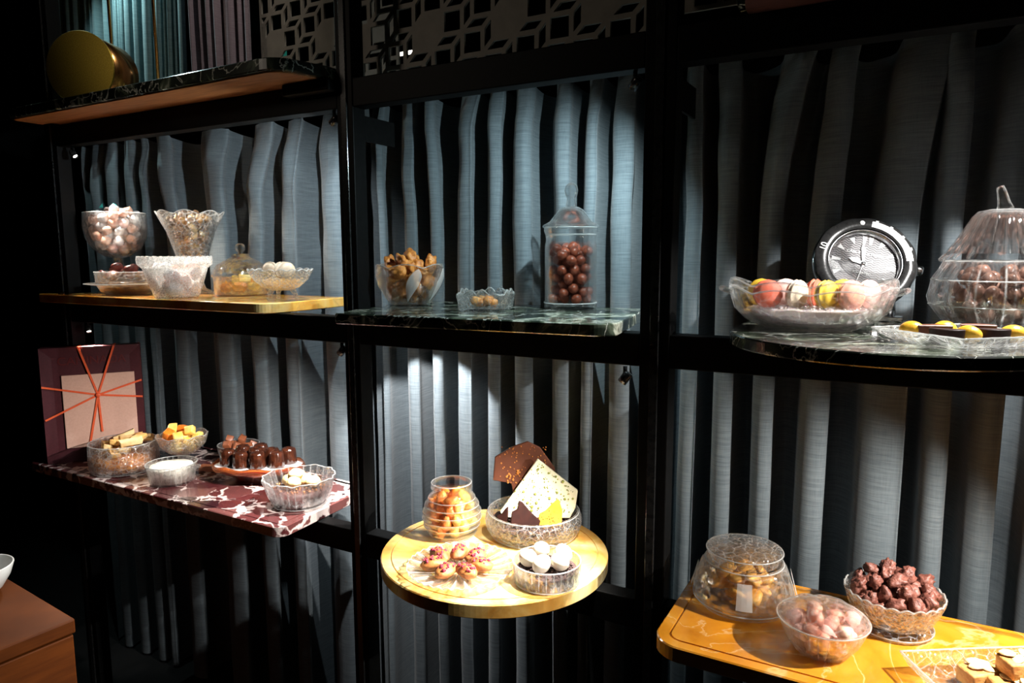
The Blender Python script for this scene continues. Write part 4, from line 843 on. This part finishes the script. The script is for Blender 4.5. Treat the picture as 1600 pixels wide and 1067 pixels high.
obj('box_lettering', text_mesh('CAMINADA', 0.034, BURGP), bxo, (0.002, 0.0018, 0.303), (R(90), 0, 0))['label'] = 'dark red lettering'
def ribbon(x0, z0, x1, z1, y=-0.0045, wd=0.0055):
    bm = bmesh.new(); d = Vector((x1-x0, 0, z1-z0)).normalized(); n_ = Vector((-d.z, 0, d.x))*wd/2
    a, b = Vector((x0, y, z0)), Vector((x1, y, z1)); vs = [bm.verts.new(q) for q in (a-n_, b-n_, b+n_, a+n_)]
    f = bm.faces.new(vs); e = bmesh.ops.extrude_face_region(bm, geom=[f]); bmesh.ops.translate(bm, verts=[q for q in e['geom'] if isinstance(q, bmesh.types.BMVert)], vec=(0, -0.0006, 0))
    obj('ribbon', mesh(bm, RIBBON, False), bxo)
rc = (0.012, 0.198)
for i, (x, z) in enumerate(((-0.13, 0.232), (-0.127, 0.132), (-0.030, 0.344), (0.062, 0.344), (0.130, 0.235), (0.130, 0.183), (-0.026, 0.012), (0.016, 0.085))): ribbon(rc[0], rc[1], x, z, -0.0045-0.0003*i)
for x in (-0.030, 0.062):
    bm = bmesh.new(); box(bm, x-0.003, x+0.003, -0.006, BT, BH+0.0005, BH+0.0012); obj('ribbon', mesh(bm, RIBBON, False), bxo)
bm = bmesh.new(); bmesh.ops.create_uvsphere(bm, u_segments=12, v_segments=8, radius=0.007)
for v_ in bm.verts: v_.co.y *= 0.4
obj('ribbon_knot', mesh(bm, RIBBON), bxo, (rc[0], -0.009, rc[1]))

ox, oy = -1.946, 1.182
c = thing('crystal_bowl', 'round straight-sided cut-crystal bowl of golden biscuits, in front of the burgundy box', 'bowl', ox, oy, Z5)
obj('bowl', lathed(vessel([(0.082, 0), (0.088, 0.004), (0.091, 0.03), (0.0905, 0.078), (0.0915, 0.083)], 0.0045, 0.007), CRYSTAL, 96, flutes(18, 0.014, 0.004, 0.07)), c)
rim(c, 0.0893, 0.0838); rim(c, 0.085, 0.004)
bm = bmesh.new(); lathe(bm, [(0, 0.008), (0.078, 0.008), (0.082, 0.046), (0, 0.048)], 40); tag(obj('biscuit_crumbs', mesh(bm, FIG), None, (ox, oy, Z5+EYE)), 'brown biscuit layer seen through the straight crystal bowl', 'crumble', None, 'stuff')
bq = []
for s in range(4):
    bm = cham(s+5, 0.030, 0.012, 0.0065, 0.003, 0.15)
    for v_ in bm.verts: v_.co.z += 9*v_.co.x**2
    bq.append(mesh(bm, (GOLDB, PALEB)[s % 2]))
rnd = random.Random(4)
for i in range(15):
    a = i*2.4; r_ = 0.0145*math.sqrt(i); o = solo('biscuit', bq[i % 4], 'golden curved biscuit heaped in the straight crystal bowl', 'biscuit', ox+r_*math.cos(a), oy+r_*math.sin(a), Z5+0.060+0.006*((i*3) % 5)+(0.012 if i < 3 else 0), (rnd.uniform(-.3, .3), rnd.uniform(-.3, .3), rnd.uniform(0, 3)), 'golden biscuits in the straight crystal bowl')
yx, yy_ = -1.800, 1.268
c = thing('footed_glass_bowl', 'small footed crystal bowl of yellow fruit jellies behind the cream pot', 'bowl', yx, yy_, Z5)
obj('bowl', lathed(vessel([(0.020, 0.044), (0.040, 0.052), (0.060, 0.072), (0.070, 0.098)], 0.004), CRYSTAL, 60, flutes(14, 0.02, 0.04, 0.09, rim=(0.09, 0.006, 8))), c)
rim(c, 0.068, 0.0985, flutes(14, 0.02, 0.04, 0.09, rim=(0.09, 0.006, 8)))
obj('foot', lathed([(0, 0), (0.036, 0), (0.037, 0.004), (0.015, 0.012), (0.013, 0.030), (0.019, 0.0435), (0, 0.0435)], CRYSTAL, 36, flutes(10, 0.03)), c)
ym = [mesh(cham(s, 0.0145, 0.0125, 0.012, 0.005, 0.22), (JELLYY, JELLYY, JELLYO)[s % 3]) for s in range(1, 7)]
fill('fruit_jelly', ym, 'yellow fruit jelly chunk heaped in the small footed bowl', 'sweet', 'yellow jellies in the footed bowl', yx, yy_, Z5, pack(26, 0.0165, lambda z: 0.022+(z-0.049)*0.95, 0.050, 0.092, 6, 0.032, 40), 6, 1, 0.2)
rx_, ry_ = -1.722, 1.175
c = thing('ribbed_glass_pot', 'small ribbed glass pot filled with white cream', 'pot', rx_, ry_, Z5)
obj('pot', lathed(vessel([(0.052, 0), (0.056, 0.004), (0.062, 0.044), (0.066, 0.053)], 0.003, 0.005), RIBBED, 96, flutes(24, 0.018, 0.004, 0.05)), c)
rim(c, 0.0645, 0.0536)
bm = bmesh.new(); tube(bm, [(0.0655, -0.010, 0.046), (0.078, -0.008, 0.047), (0.084, 0.0, 0.048), (0.078, 0.008, 0.047), (0.0655, 0.010, 0.046)], 0.0045, 8); obj('handle', mesh(bm, WAVY), c).rotation_euler = (0, 0, R(20))
bm = bmesh.new(); lathe(bm, [(0, 0.006), (0.050, 0.006), (0.0555, 0.042), (0.054, 0.0475), (0.030, 0.050), (0, 0.051)], 40, lambda t, r, z: (r*math.cos(t), r*math.sin(t), z-(0.010*math.exp(-(((r*math.cos(t)-0.024)/0.014)**2+((r*math.sin(t)-0.006)/0.012)**2)) if z > 0.04 else 0))); tag(obj('cream', mesh(bm, CREAM), None, (rx_, ry_, Z5+EYE)), 'white cream filling the ribbed glass pot', 'cream', None, 'stuff')

lx, ly = -1.525, 1.300; lr = R(24)
def loc2(a, b): return lx+a*math.cos(lr)-b*math.sin(lr), ly+a*math.sin(lr)+b*math.cos(lr)
c = thing('amber_glass_plate', 'oval amber glass plate of caramel cakes on the red marble shelf', 'plate', lx, ly, Z5, lr)
obj('plate_body', lathed(vessel([(0.45, 0), (0.5, 0.004), (0.62, 0.016), (0.93, 0.030), (1.0, 0.036)], 0.03, 0.005), AMBERG, 72, lambda t, r, z: (r*0.130*math.cos(t), r*0.072*math.sin(t), z+(0.003*math.cos(9*t) if z > 0.033 else 0))), c)
rim(c, 0.985, 0.0365, lambda t, r, z: (r*0.130*math.cos(t), r*0.072*math.sin(t), z+0.003*math.cos(9*t)))
bm = bmesh.new(); lathe(bm, [(0, 0.0205), (0.65, 0.0225), (0.88, 0.0335), (0.955, 0.0375), (0.95, 0.0425), (0.90, 0.0445), (0, 0.045)], 60, lambda t, r, z: (r*0.130*math.cos(t), r*0.071*math.sin(t), z)); tag(obj('sugar', mesh(bm, SUGARW), None, (lx, ly, Z5+EYE), (0, 0, lr)), 'white sugar bed on the oval amber plate', 'sugar', None, 'stuff')
cn = lathed([(0, 0), (0.0205, 0), (0.0210, 0.002), (0.0185, 0.036), (0.0165, 0.042), (0.012, 0.0435), (0.007, 0.040), (0, 0.038)], CARAMEL, 60, flutes(12, 0.04, 0.001, 0.0405))
for i, (a, b, words) in enumerate(((-0.080, -0.014, 'at the left front of'), (-0.034, -0.034, 'second from left in the front row on'), (0.014, -0.034, 'third from left in the front row on'), (-0.058, 0.030, 'at the rear left of'), (-0.010, 0.010, 'in the centre of'), (0.036, 0.008, 'right of the centre of'), (0.062, -0.022, 'at the right front of'), (0.080, 0.016, 'at the far right end of'), (-0.014, 0.048, 'at the back of'))):
    x, y = loc2(a, b); solo('canele_cake', cn, 'small dark fluted caramel cake '+words+' the amber plate', 'cake', x, y, Z5+0.0453, (0, 0, i*0.7), 'caramel cakes on the amber plate')
zx, zy = -1.745, 1.392
c = solo('glass_bowl', lathed(vessel([(0.04, 0), (0.046, 0.004), (0.056, 0.03), (0.060, 0.054)], 0.003), WAVY, 48, flutes(12, 0.015)), 'round glass bowl of red-brown cubes at the back of the red marble shelf', 'bowl', zx+0.03, zy, Z5)
rim(c, 0.0588, 0.0545)
cu_ = [mesh(cham(s+40, 0.0105, 0.0105, 0.0095, 0.002, 0.12), MILK) for s in range(3)]
fill('truffle_cube', cu_, 'red-brown truffle cube in the bowl behind the caramel cakes', 'sweet', 'truffle cubes in the back bowl', zx+0.03, zy, Z5, pack(26, 0.0145, lambda z: 0.040+z*0.3, 0.005, 0.052, 3, 0.024, 30), 3, 1, 0.2)
bm = cham(9, 0.034, 0.010, 0.008, 0.002, 0.1); solo('chocolate_bar', mesh(bm, MILK), 'red-brown chocolate bar lying left of the back bowl', 'chocolate', -1.71, 1.288, Z5+0.0088, (0, 0, 0.25))
hx2, hy2 = -1.290, 1.222
c = solo('ribbed_glass_bowl', lathed(vessel([(0.060, 0), (0.066, 0.003), (0.076, 0.030), (0.088, 0.068)], 0.004, 0.008), RIBBED, 120, flutes(20, 0.022, 0.004, 0.9, rim=(0.06, 0.004, 10))), 'wide ribbed glass bowl of chocolate mousse at the right end of the red marble shelf', 'bowl', hx2, hy2, Z5)
rim(c, 0.0862, 0.0686, flutes(20, 0.022, 0.004, 0.9, rim=(0.06, 0.004, 10)), 0.0012, 140); rim(c, 0.064, 0.003)
bm = bmesh.new(); lathe(bm, [(0, 0.009), (0.057, 0.009), (0.066, 0.038), (0.055, 0.041), (0, 0.042)], 48); tag(obj('chocolate_mousse', mesh(bm, MOUSSE), None, (hx2, hy2, Z5+EYE)), 'chocolate mousse layer in the wide ribbed bowl', 'mousse', None, 'stuff')
bm = bmesh.new(); rn = random.Random(8)
for i in range(90):
    a, q = rn.uniform(0, 2*PI), 0.062*math.sqrt(rn.random()); s_ = rn.uniform(0.0014, 0.003)
    bmesh.ops.create_icosphere(bm, subdivisions=1, radius=s_, matrix=Matrix.Translation((q*math.cos(a), q*math.sin(a), 0.043+s_*0.8)))
tag(obj('chocolate_crumbs', mesh(bm, FIG, False), None, (hx2, hy2, Z5+EYE)), 'scattered crumbs on the mousse of the wide ribbed bowl', 'crumbs', None, 'stuff')
ck_ = []
for s in range(3): ck_.append(mesh(lump(s+60, 0.0185, 0.0185, 0.0145, 0.10, 1.5, 3), PALEB))
for i, (a, b, h, words) in enumerate(((-0.028, -0.006, 0, 'at the left front on'), (-0.002, -0.018, 0, 'at the front on'), (0.004, 0.018, 0, 'in the back middle on'), (0.034, 0.014, 0, 'at the right on'), (-0.030, 0.028, 0, 'at the back left on'), (-0.010, -0.001, 0.016, 'lying on top of the others over'))):
    solo('almond_cookie', ck_[i % 3], 'pale yellow almond cookie '+words+' the chocolate mousse', 'cookie', hx2+a, hy2+b, Z5+0.0575+h, (0, 0, i), 'almond cookies on the mousse')

# ================================================================== round onyx shelf
vx2, vy2 = -0.846, 1.240
hv = [(0.048, 0), (0.052, 0.003)]
for i in range(6):
    z0 = 0.006+i*0.0145; rad = (0.056, 0.0625, 0.0655, 0.0645, 0.060, 0.052)[i]; hv += [(rad-0.003, z0), (rad, z0+0.004), (rad, z0+0.0085), (rad-0.003, z0+0.0125)]
hv += [(0.043, 0.096), (0.0425, 0.102), (0.0455, 0.108), (0.045, 0.116), (0.042, 0.119)]
c = solo('beehive_jar', lathed(vessel(hv, 0.003, 0.006), GLASS, 64), 'open beehive-shaped ribbed glass jar of candied orange peel', 'jar', vx2, vy2, Z6)
rim(c, 0.0438, 0.1192); rim(c, 0.0505, 0.003)
for i in range(5): rim(c, (0.0625, 0.0655, 0.0645, 0.060, 0.052)[i]-0.0005, 0.006+(i+1)*0.0145+0.006, None, 0.0007, 72, 'ridge')
pe = [mesh(lump(s+70, 0.0185, 0.0125, 0.009, 0.3, 1.6, 2), m) for s, m in ((1, PEEL), (2, PEEL), (3, JELLYO))]; pe2 = [mesh(lump(s+80, 0.017, 0.0125, 0.010, 0.25, 1.6, 2), JELLYY) for s in (1, 2)]
pk = pack(70, 0.0118, lambda z: 0.046+z*0.25 if z < 0.03 else (0.0545 if z < 0.07 else 0.0545-(z-0.07)*0.55), 0.007, 0.090, 5, 0, 40)
fill('orange_peel', pe, 'wrinkled orange candied peel at the left inside the beehive jar', 'sweet', 'orange peel in the beehive jar', vx2, vy2, Z6, [q for q in pk if q[0]*0.87+q[1]*0.48 < 0.006], 5)
fill('lemon_peel', pe2, 'pale yellow candied peel at the right inside the beehive jar', 'sweet', 'yellow peel in the beehive jar', vx2, vy2, Z6, [q for q in pk if q[0]*0.87+q[1]*0.48 >= 0.006], 6)

gx2, gy2 = -0.690, 1.330; gr_ = R(27.3)
c = solo('crystal_bowl', lathed(vessel([(0.088, 0), (0.095, 0.004), (0.104, 0.022), (0.106, 0.040), (0.103, 0.052), (0.101, 0.055)], 0.005, 0.007), CRYSTAL, 128, flutes(32, 0.012, 0.0, 0.044)), 'large low cut-crystal bowl with upright chocolate slabs on the round shelf', 'bowl', gx2, gy2, Z6)
rim(c, 0.1005, 0.0552); rim(c, 0.0945, 0.004)
bm = bmesh.new(); lathe(bm, [(0, 0.0075), (0.083, 0.0075), (0.0955, 0.027), (0.094, 0.031), (0, 0.032)], 64, lambda t, r, z: (r*math.cos(t), r*math.sin(t), z+(0.0022*noise.noise(Vector((r*90*math.cos(t), r*90*math.sin(t), 0))) if z > 0.029 else 0)))
rn = random.Random(21)
for i in range(420):
    a, q = rn.uniform(0, 2*PI), 0.090*math.sqrt(rn.random()); s_ = rn.uniform(0.0015, 0.0042)
    bmesh.ops.create_icosphere(bm, subdivisions=1, radius=s_, matrix=Matrix.Translation((q*math.cos(a), q*math.sin(a), 0.0325+s_*0.4)))
tag(obj('chocolate_crumbs', mesh(bm, CRUMB, False), None, (gx2, gy2, Z6+EYE)), 'dark chocolate crumb bed in the large crystal bowl', 'crumbs', None, 'stuff')
def at27(a, b): return gx2+a*math.cos(gr_)-b*math.sin(gr_), gy2+a*math.sin(gr_)+b*math.cos(gr_)
def slabthing(name, pts, th, mat, label, a, b, lean, rz=0.0, bev=0.0015, cat='chocolate'):
    z0 = min(p[1] for p in pts); bm = shard([(x, z-z0) for x, z in pts], th, bev); x, y = at27(a, b)
    return solo(name, mesh(bm, mat, False), label, cat, x, y, Z6+z0, (lean, 0, gr_+rz))
ZB = 0.0375
o = slabthing('milk_chocolate_slab', [(-0.0905, 0.112), (-0.050, 0.104), (-0.036, ZB), (0.034, ZB), (0.049, 0.137), (0.016, 0.184), (-0.012, 0.198), (-0.048, 0.186), (-0.086, 0.164)], 0.010, MILKD, 'broken milk chocolate slab with nut bits, tallest in the crystal bowl', 0, 0.030, R(-6), 0.08)
bm = bmesh.new(); rn = random.Random(5)
for i in range(60):
    x, z = rn.uniform(-0.075, 0.03), rn.uniform(0.08, 0.15); s_ = rn.uniform(0.0008, 0.0022)
    if x < -0.04 and z < 0.078: continue
    bmesh.ops.create_icosphere(bm, subdivisions=1, radius=s_, matrix=Matrix.Translation((x, -0.0052, z-0.0)))
for i in range(26):
    x, z = rn.gauss(-0.045, 0.010), rn.gauss(0.080, 0.009); s_ = rn.uniform(0.0015, 0.0034)
    bmesh.ops.create_icosphere(bm, subdivisions=1, radius=s_, matrix=Matrix.Translation((x, -0.0055, z)))
obj('nut_bits', mesh(bm, FIG, False), o)['kind'] = 'stuff'
o = slabthing('white_chocolate_slab', [(-0.066, ZB), (0.080, ZB), (0.092, 0.060), (0.0975, 0.098), (0.009, 0.167), (-0.074, 0.050)], 0.013, WHITEC, 'thick white chocolate slab flecked with green pistachio, leaning in the crystal bowl', 0, -0.002, R(-9), 0)
bm = bmesh.new(); rn = random.Random(6); k_ = 0
while k_ < 170:
    x, z = rn.uniform(-0.06, 0.09), rn.uniform(0.01, 0.125)
    if z > 0.125-1.0*abs(x-0.009)*(1.35 if x < 0.009 else 0.80): continue
    k_ += 1; s_ = rn.uniform(0.0008, 0.0020) if rn.random() < 0.85 else rn.uniform(0.0025, 0.0042)
    bmesh.ops.create_icosphere(bm, subdivisions=1, radius=s_, matrix=Matrix.Translation((x, -0.0066, z)))
obj('pistachio_bits', mesh(bm, PISTA, False), o)['kind'] = 'stuff'
slabthing('dark_chocolate_shard', [(-0.052, ZB), (0.008, ZB-0.004), (0.014, 0.048), (-0.006, 0.066), (-0.024, 0.088), (-0.032, 0.092), (-0.036, 0.074), (-0.048, 0.068)], 0.006, DARKC, 'jagged dark chocolate shard in front of the white slab', 0.002, -0.052, R(-14), 0.1)
slabthing('dark_chocolate_shard', [(-0.014, ZB), (0.012, ZB), (0.010, 0.076), (0.004, 0.070), (-0.004, 0.058), (-0.014, 0.054)], 0.005, DARKC, 'small dark chocolate splinter at the left in the crystal bowl', -0.066, -0.040, R(-10), -0.3)
slabthing('passion_fruit_shard', [(0.004, ZB), (0.054, ZB), (0.056, 0.070), (0.048, 0.094), (0.040, 0.090), (0.020, 0.070), (0.006, 0.062)], 0.005, YELC, 'orange-yellow chocolate shard with dark specks before the white slab', 0.006, -0.048, R(-14), -0.05)
bm = bmesh.new(); rn = random.Random(14)
for i in range(34):
    x, z = rn.uniform(0.010, 0.050), rn.uniform(0.003, 0.05)
    if z > 0.022+(x-0.006)*0.75: continue
    bmesh.ops.create_icosphere(bm, subdivisions=1, radius=rn.uniform(0.0006, 0.0013), matrix=Matrix.Translation((x, -0.0025, z)))
obj('dark_specks', mesh(bm, DARKC, False), bpy.data.objects['passion_fruit_shard'])['kind'] = 'stuff'

wx2, wy2 = -0.727, 1.092
bm = bmesh.new()
def star(t, r, z): return r*math.cos(t), r*math.sin(t), z+(0.0022*(abs(math.cos(14*t))*2-1)*min(1, r/0.05) if 0.02 < r < 0.085 else 0)+(0.002*math.cos(36*t) if r > 0.098 else 0)
c = solo('crystal_plate', lathed([(0, 0.0), (0.055, 0.0), (0.058, 0.0025), (0.078, 0.0065), (0.096, 0.012), (0.104, 0.015), (0.103, 0.017), (0.095, 0.0150), (0.078, 0.0105), (0.058, 0.0068), (0.03, 0.0062), (0, 0.0062)], STARG, 168, star, False), 'round starburst crystal plate with a ring of raspberry pastries', 'plate', wx2, wy2, Z6)
rim(c, 0.1035, 0.0165, star, 0.0009, 144)
ps = [mesh(lump(s+90, 0.0265, 0.0165, 0.0125, 0.14, 1.5, 3), m) for s, m in ((1, PASTRY), (2, PASTRY))]
rb = []
for s in range(2):
    bm = bmesh.new(); rn = random.Random(s+3)
    for i in range(24):
        x, y = rn.uniform(-0.018, 0.018), rn.uniform(-0.010, 0.010); s_ = rn.uniform(0.0015, 0.0040)
        bmesh.ops.create_icosphere(bm, subdivisions=1, radius=s_, matrix=Matrix.Translation((x, y, 0.0120*math.sqrt(max(0.1, 1-(x/0.0265)**2-(y/0.0165)**2)))))
    rb.append(mesh(bm, RASP, False))
ppos = [('rearmost', 88), ('second from the back, at right', 40), ('right-hand', -12), ('front right', -62), ('front', -112), ('left-hand', -165), ('rear left', 142)]
for i, (words, a) in enumerate(ppos):
    a = R(a+27); q = 0.043
    t = thing('raspberry_pastry', words+' small pastry strewn with raspberry bits on the crystal plate', 'pastry', wx2-0.008+q*math.cos(a)*1.1, wy2+q*math.sin(a), Z6+0.0195, a+(0.25 if i % 2 else -0.2), 'raspberry pastries on the crystal plate')
    obj('pastry_body', ps[i % 2], t); o = obj('raspberry_bits', rb[i % 2], t); o['kind'] = 'stuff'

ex, ey = -0.563, 1.140
c = solo('ribbed_glass_dish', lathed(vessel([(0.058, 0), (0.062, 0.003), (0.064, 0.036), (0.0655, 0.042)], 0.003, 0.005), RIBBED, 120, flutes(26, 0.014, 0.003, 0.036)), 'small ribbed glass dish of cream-white eggs on the round shelf', 'dish', ex, ey, Z6)
rim(c, 0.064, 0.0425); rim(c, 0.0605, 0.003)
bm = bmesh.new(); lathe(bm, [(0, 0.0055), (0.0555, 0.0055), (0.0575, 0.026), (0, 0.028)], 48); rn = random.Random(31)
for i in range(260):
    a, q = rn.uniform(0, 2*PI), 0.053*math.sqrt(rn.random()); s_ = rn.uniform(0.0012, 0.0036)
    bmesh.ops.create_icosphere(bm, subdivisions=1, radius=s_, matrix=Matrix.Translation((q*math.cos(a), q*math.sin(a), 0.0275+s_*0.4)))
tag(obj('chocolate_crumbs', mesh(bm, CRUMB, False), None, (ex, ey, Z6+EYE)), 'dark chocolate crumbs in the small ribbed dish', 'crumbs', None, 'stuff')
em = []
bm = lump(1, 0.0165, 0.0165, 0.0195, 0.03, 1.0, 3)
for v_ in bm.verts: v_.co.xy *= 1-0.16*max(0, v_.co.z/0.0195)
eg = mesh(bm, CREAMC)
for i, (a, b, words) in enumerate(((-0.036, 0.000, 'leftmost cream-white chocolate egg in the ribbed dish'), (-0.010, 0.036, 'rear cream-white chocolate egg in the ribbed dish'), (-0.010, -0.026, 'front cream-white chocolate egg in the ribbed dish'), (0.032, 0.022, 'rear right cream-white chocolate egg in the ribbed dish'), (0.024, -0.016, 'front right cream-white chocolate egg in the ribbed dish'))):
    x = ex+a*math.cos(gr_)-b*math.sin(gr_); y = ey+a*math.sin(gr_)+b*math.cos(gr_)
    solo('chocolate_egg', eg, words, 'chocolate', x, y, Z6+0.0455, (0.9, 0.3*(i-2), i*1.3), 'cream-white eggs in the ribbed dish')

# ================================================================== honey-coloured shelf, lower right
dx_, dy_ = -0.222, 1.238
c = thing('glass_cake_jar', 'low bell-shaped crystal jar with broad flat lid over amber crisps', 'jar', dx_, dy_, Z7)
obj('jar_body', lathed(vessel([(0.070, 0), (0.078, 0.002), (0.0855, 0.012), (0.0865, 0.026), (0.080, 0.050), (0.0725, 0.070), (0.066, 0.080)], 0.003, 0.006), WAVY, 120, flutes(12, 0.018, 0.02, 0.07)), c)
rim(c, 0.0855, 0.0128); rim(c, 0.0645, 0.0985); rim(c, 0.0665, 0.079)
for k in range(4):
    a = R(-78+k*90); bm = bmesh.new(); w_ = 0.013; g_ = []
    for i in range(6):
        z = 0.026+i*0.0085; rr_ = 0.0885-(z-0.026)*0.272; row = []
        for j_ in range(4):
            an = a+(j_/3-0.5)*0.30; row.append(bm.verts.new(((rr_+0.0012)*math.cos(an), (rr_+0.0012)*math.sin(an), z)))
        g_.append(row)
    for p_, q_ in zip(g_, g_[1:]):
        for j_ in range(3): bm.faces.new([p_[j_], p_[j_+1], q_[j_+1], q_[j_]])
    obj('frosted_panel', mesh(bm, FROST, False), c)
obj('lid', lathed([(0.055, 0.0805), (0.058, 0.0805), (0.057, 0.091), (0.0645, 0.0935), (0.066, 0.097), (0.0645, 0.1005), (0.057, 0.1015), (0.045, 0.1045), (0.02, 0.1075), (0, 0.108), (0, 0.104), (0.045, 0.1005), (0.054, 0.095)], CRYSTAL, 96, lambda t, r, z: (r*math.cos(t), r*math.sin(t), z+(0.0016*math.sin(9*t+r*160) if r < 0.058 and z > 0.1 else 0))), c)
am = [mesh(lump(s+100, 0.0185, 0.0155, 0.0070, 0.3, 1.5, 2), AMBERC) for s in range(4)]
fill('caramel_crisp', am, 'thin amber caramel crisp inside the bell-shaped jar', 'biscuit', 'caramel crisps in the bell-shaped jar', dx_, dy_, Z7, pack(90, 0.0128, lambda z: 0.062 if z < 0.03 else 0.062-(z-0.03)*0.35, 0.016, 0.064, 8, 0, 30), 8, 1, 0.25)
nx_, ny_ = -0.083, 1.140
c = thing('lidded_glass_bowl', 'small oval-looking glass bowl with swirled lid over pink candies', 'bowl', nx_, ny_, Z7)
obj('bowl', lathed(vessel([(0.036, 0), (0.041, 0.003), (0.054, 0.022), (0.063, 0.044), (0.066, 0.052)], 0.003), RIBBED, 96, flutes(22, 0.014, 0.002, 0.05)), c)
rim(c, 0.0672, 0.0535)
def swirl(t, r, z): return r*math.cos(t), r*math.sin(t), z+(0.0022*math.sin(7*t+r*190)*min(1, r/0.02)*(1 if r < 0.062 else 0) if z > 0.054 else 0)
obj('lid', lathed([(0.060, 0.0525), (0.067, 0.0525), (0.0675, 0.055), (0.060, 0.061), (0.052, 0.065), (0.044, 0.068), (0.036, 0.0705), (0.028, 0.0725), (0.020, 0.0738), (0.012, 0.0745), (0, 0.075), (0, 0.071), (0.02, 0.070), (0.036, 0.067), (0.052, 0.061), (0.060, 0.0565)], WAVY, 120, swirl), c)
pm = [mesh(lump(s+110, 0.0145, 0.012, 0.0115, 0.22, 1.5, 2), m) for s, m in ((1, PINK), (2, BLUSH), (3, ROSE))]
fill('pink_candy', pm, 'pink candy lump inside the swirl-lidded glass bowl', 'candy', 'pink candies in the swirl-lidded bowl', nx_, ny_, Z7, pack(40, 0.0125, lambda z: 0.037+z*0.5, 0.0055, 0.047, 9, 0.010, 30), 9)
ux2_, uy2_ = 0.012, 1.272
c = thing('crystal_bowl', 'deep cut-crystal bowl on a ring foot heaped with milk chocolate clusters', 'bowl', ux2_, uy2_, Z7)
obj('bowl', lathed(vessel([(0.050, 0.014), (0.058, 0.018), (0.066, 0.035), (0.0725, 0.052), (0.076, 0.060)], 0.004), CRYSTAL, 120, flutes(9, 0.03, 0.014, 0.055, rim=(0.05, 0.004, 24))), c)
rim(c, 0.074, 0.0605, flutes(9, 0.03, 0.014, 0.055, rim=(0.05, 0.004, 24)), 0.0011, 144); rim(c, 0.0612, 0.006)
obj('foot', lathed([(0, 0), (0.058, 0), (0.062, 0.004), (0.060, 0.010), (0.048, 0.0138), (0, 0.0138)], CRYSTAL, 96, flutes(30, 0.012)), c)
cl = [mesh(lump(s+120, 0.0155, 0.0115, 0.0105, 0.36, 2.2, 3), CLUSTER) for s in range(6)]
fill('chocolate_cluster', cl, 'knobbly milk chocolate cluster heaped in the ring-footed crystal bowl', 'chocolate', 'chocolate clusters in the crystal bowl', ux2_, uy2_, Z7, pack(95, 0.0118, lambda z: 0.046+(z-0.014)*0.52, 0.0185, 0.062, 14, 0.034, 40), 14)
ta = R(32.3); tcx, tcy = 0.166, 1.133
def at32(a, b): return tcx+a*math.cos(ta)-b*math.sin(ta), tcy+a*math.sin(ta)+b*math.cos(ta)
def rect(t, r, z):
    k_ = 1/max(abs(math.cos(t)), abs(math.sin(t)))**0.96
    f = 1+0.010*math.cos(40*t)*(0.004 < z < 0.03)
    return r*k_*math.cos(t)*1.0*f, r*k_*math.sin(t)*0.60*f, z
c = solo('crystal_tray', lathed(vessel([(0.095, 0), (0.100, 0.002), (0.112, 0.014), (0.125, 0.033)], 0.004, 0.004), CRYSTAL, 160, rect, False), 'rectangular cut-glass tray of almond biscotti at the lower right corner', 'tray', tcx, tcy, Z7, (0, 0, ta))
rim(c, 0.123, 0.0335, rect, 0.0013, 160)
bsm = [mesh(cham(s+130, 0.0235, 0.0145, 0.0105, 0.003, 0.14), BISCUIT) for s in range(4)]
al = [mesh(lump(s+140, 0.0095, 0.0065, 0.0016, 0.15, 1.4, 2), ALMOND) for s in range(3)]
rn = random.Random(17)
bp_ = [(-0.030, 0.030, 0.0190, 'biscotto at the rear left of the cut-glass tray'), (-0.012, -0.008, 0.0190, 'biscotto standing out at the left front of the cut-glass tray'), (0.030, 0.030, 0.0190, 'biscotto in the rear middle of the cut-glass tray'), (0.040, -0.012, 0.0190, 'biscotto in the front middle of the cut-glass tray'),
       (0.012, 0.010, 0.0450, 'topmost biscotto at the left of the tray heap'), (0.052, 0.012, 0.0450, 'topmost biscotto with large almond flakes on the tray heap'), (0.070, 0.027, 0.0190, 'biscotto at the rear right of the cut-glass tray'), (0.062, -0.008, 0.0190, 'biscotto at the front right of the cut-glass tray')]
for i, (a, b, h, words) in enumerate(bp_):
    x, y = at32(a, b); t = thing('almond_biscotto', 'golden almond-flaked '+words, 'biscuit', x, y, Z7+h, ta+rn.uniform(-0.25, 0.6), 'almond biscotti in the tray'); t.scale = (1.14, 1.14, 1.14); obj('biscuit_body', bsm[i % 4], t)
    for q in range(4): obj('almond_flake', al[q % 3], t, (rn.uniform(-0.015, 0.015), rn.uniform(-0.008, 0.008), 0.0118+0.001*q), (rn.uniform(-.25, .25), rn.uniform(-.25, .25), rn.uniform(0, 3)))
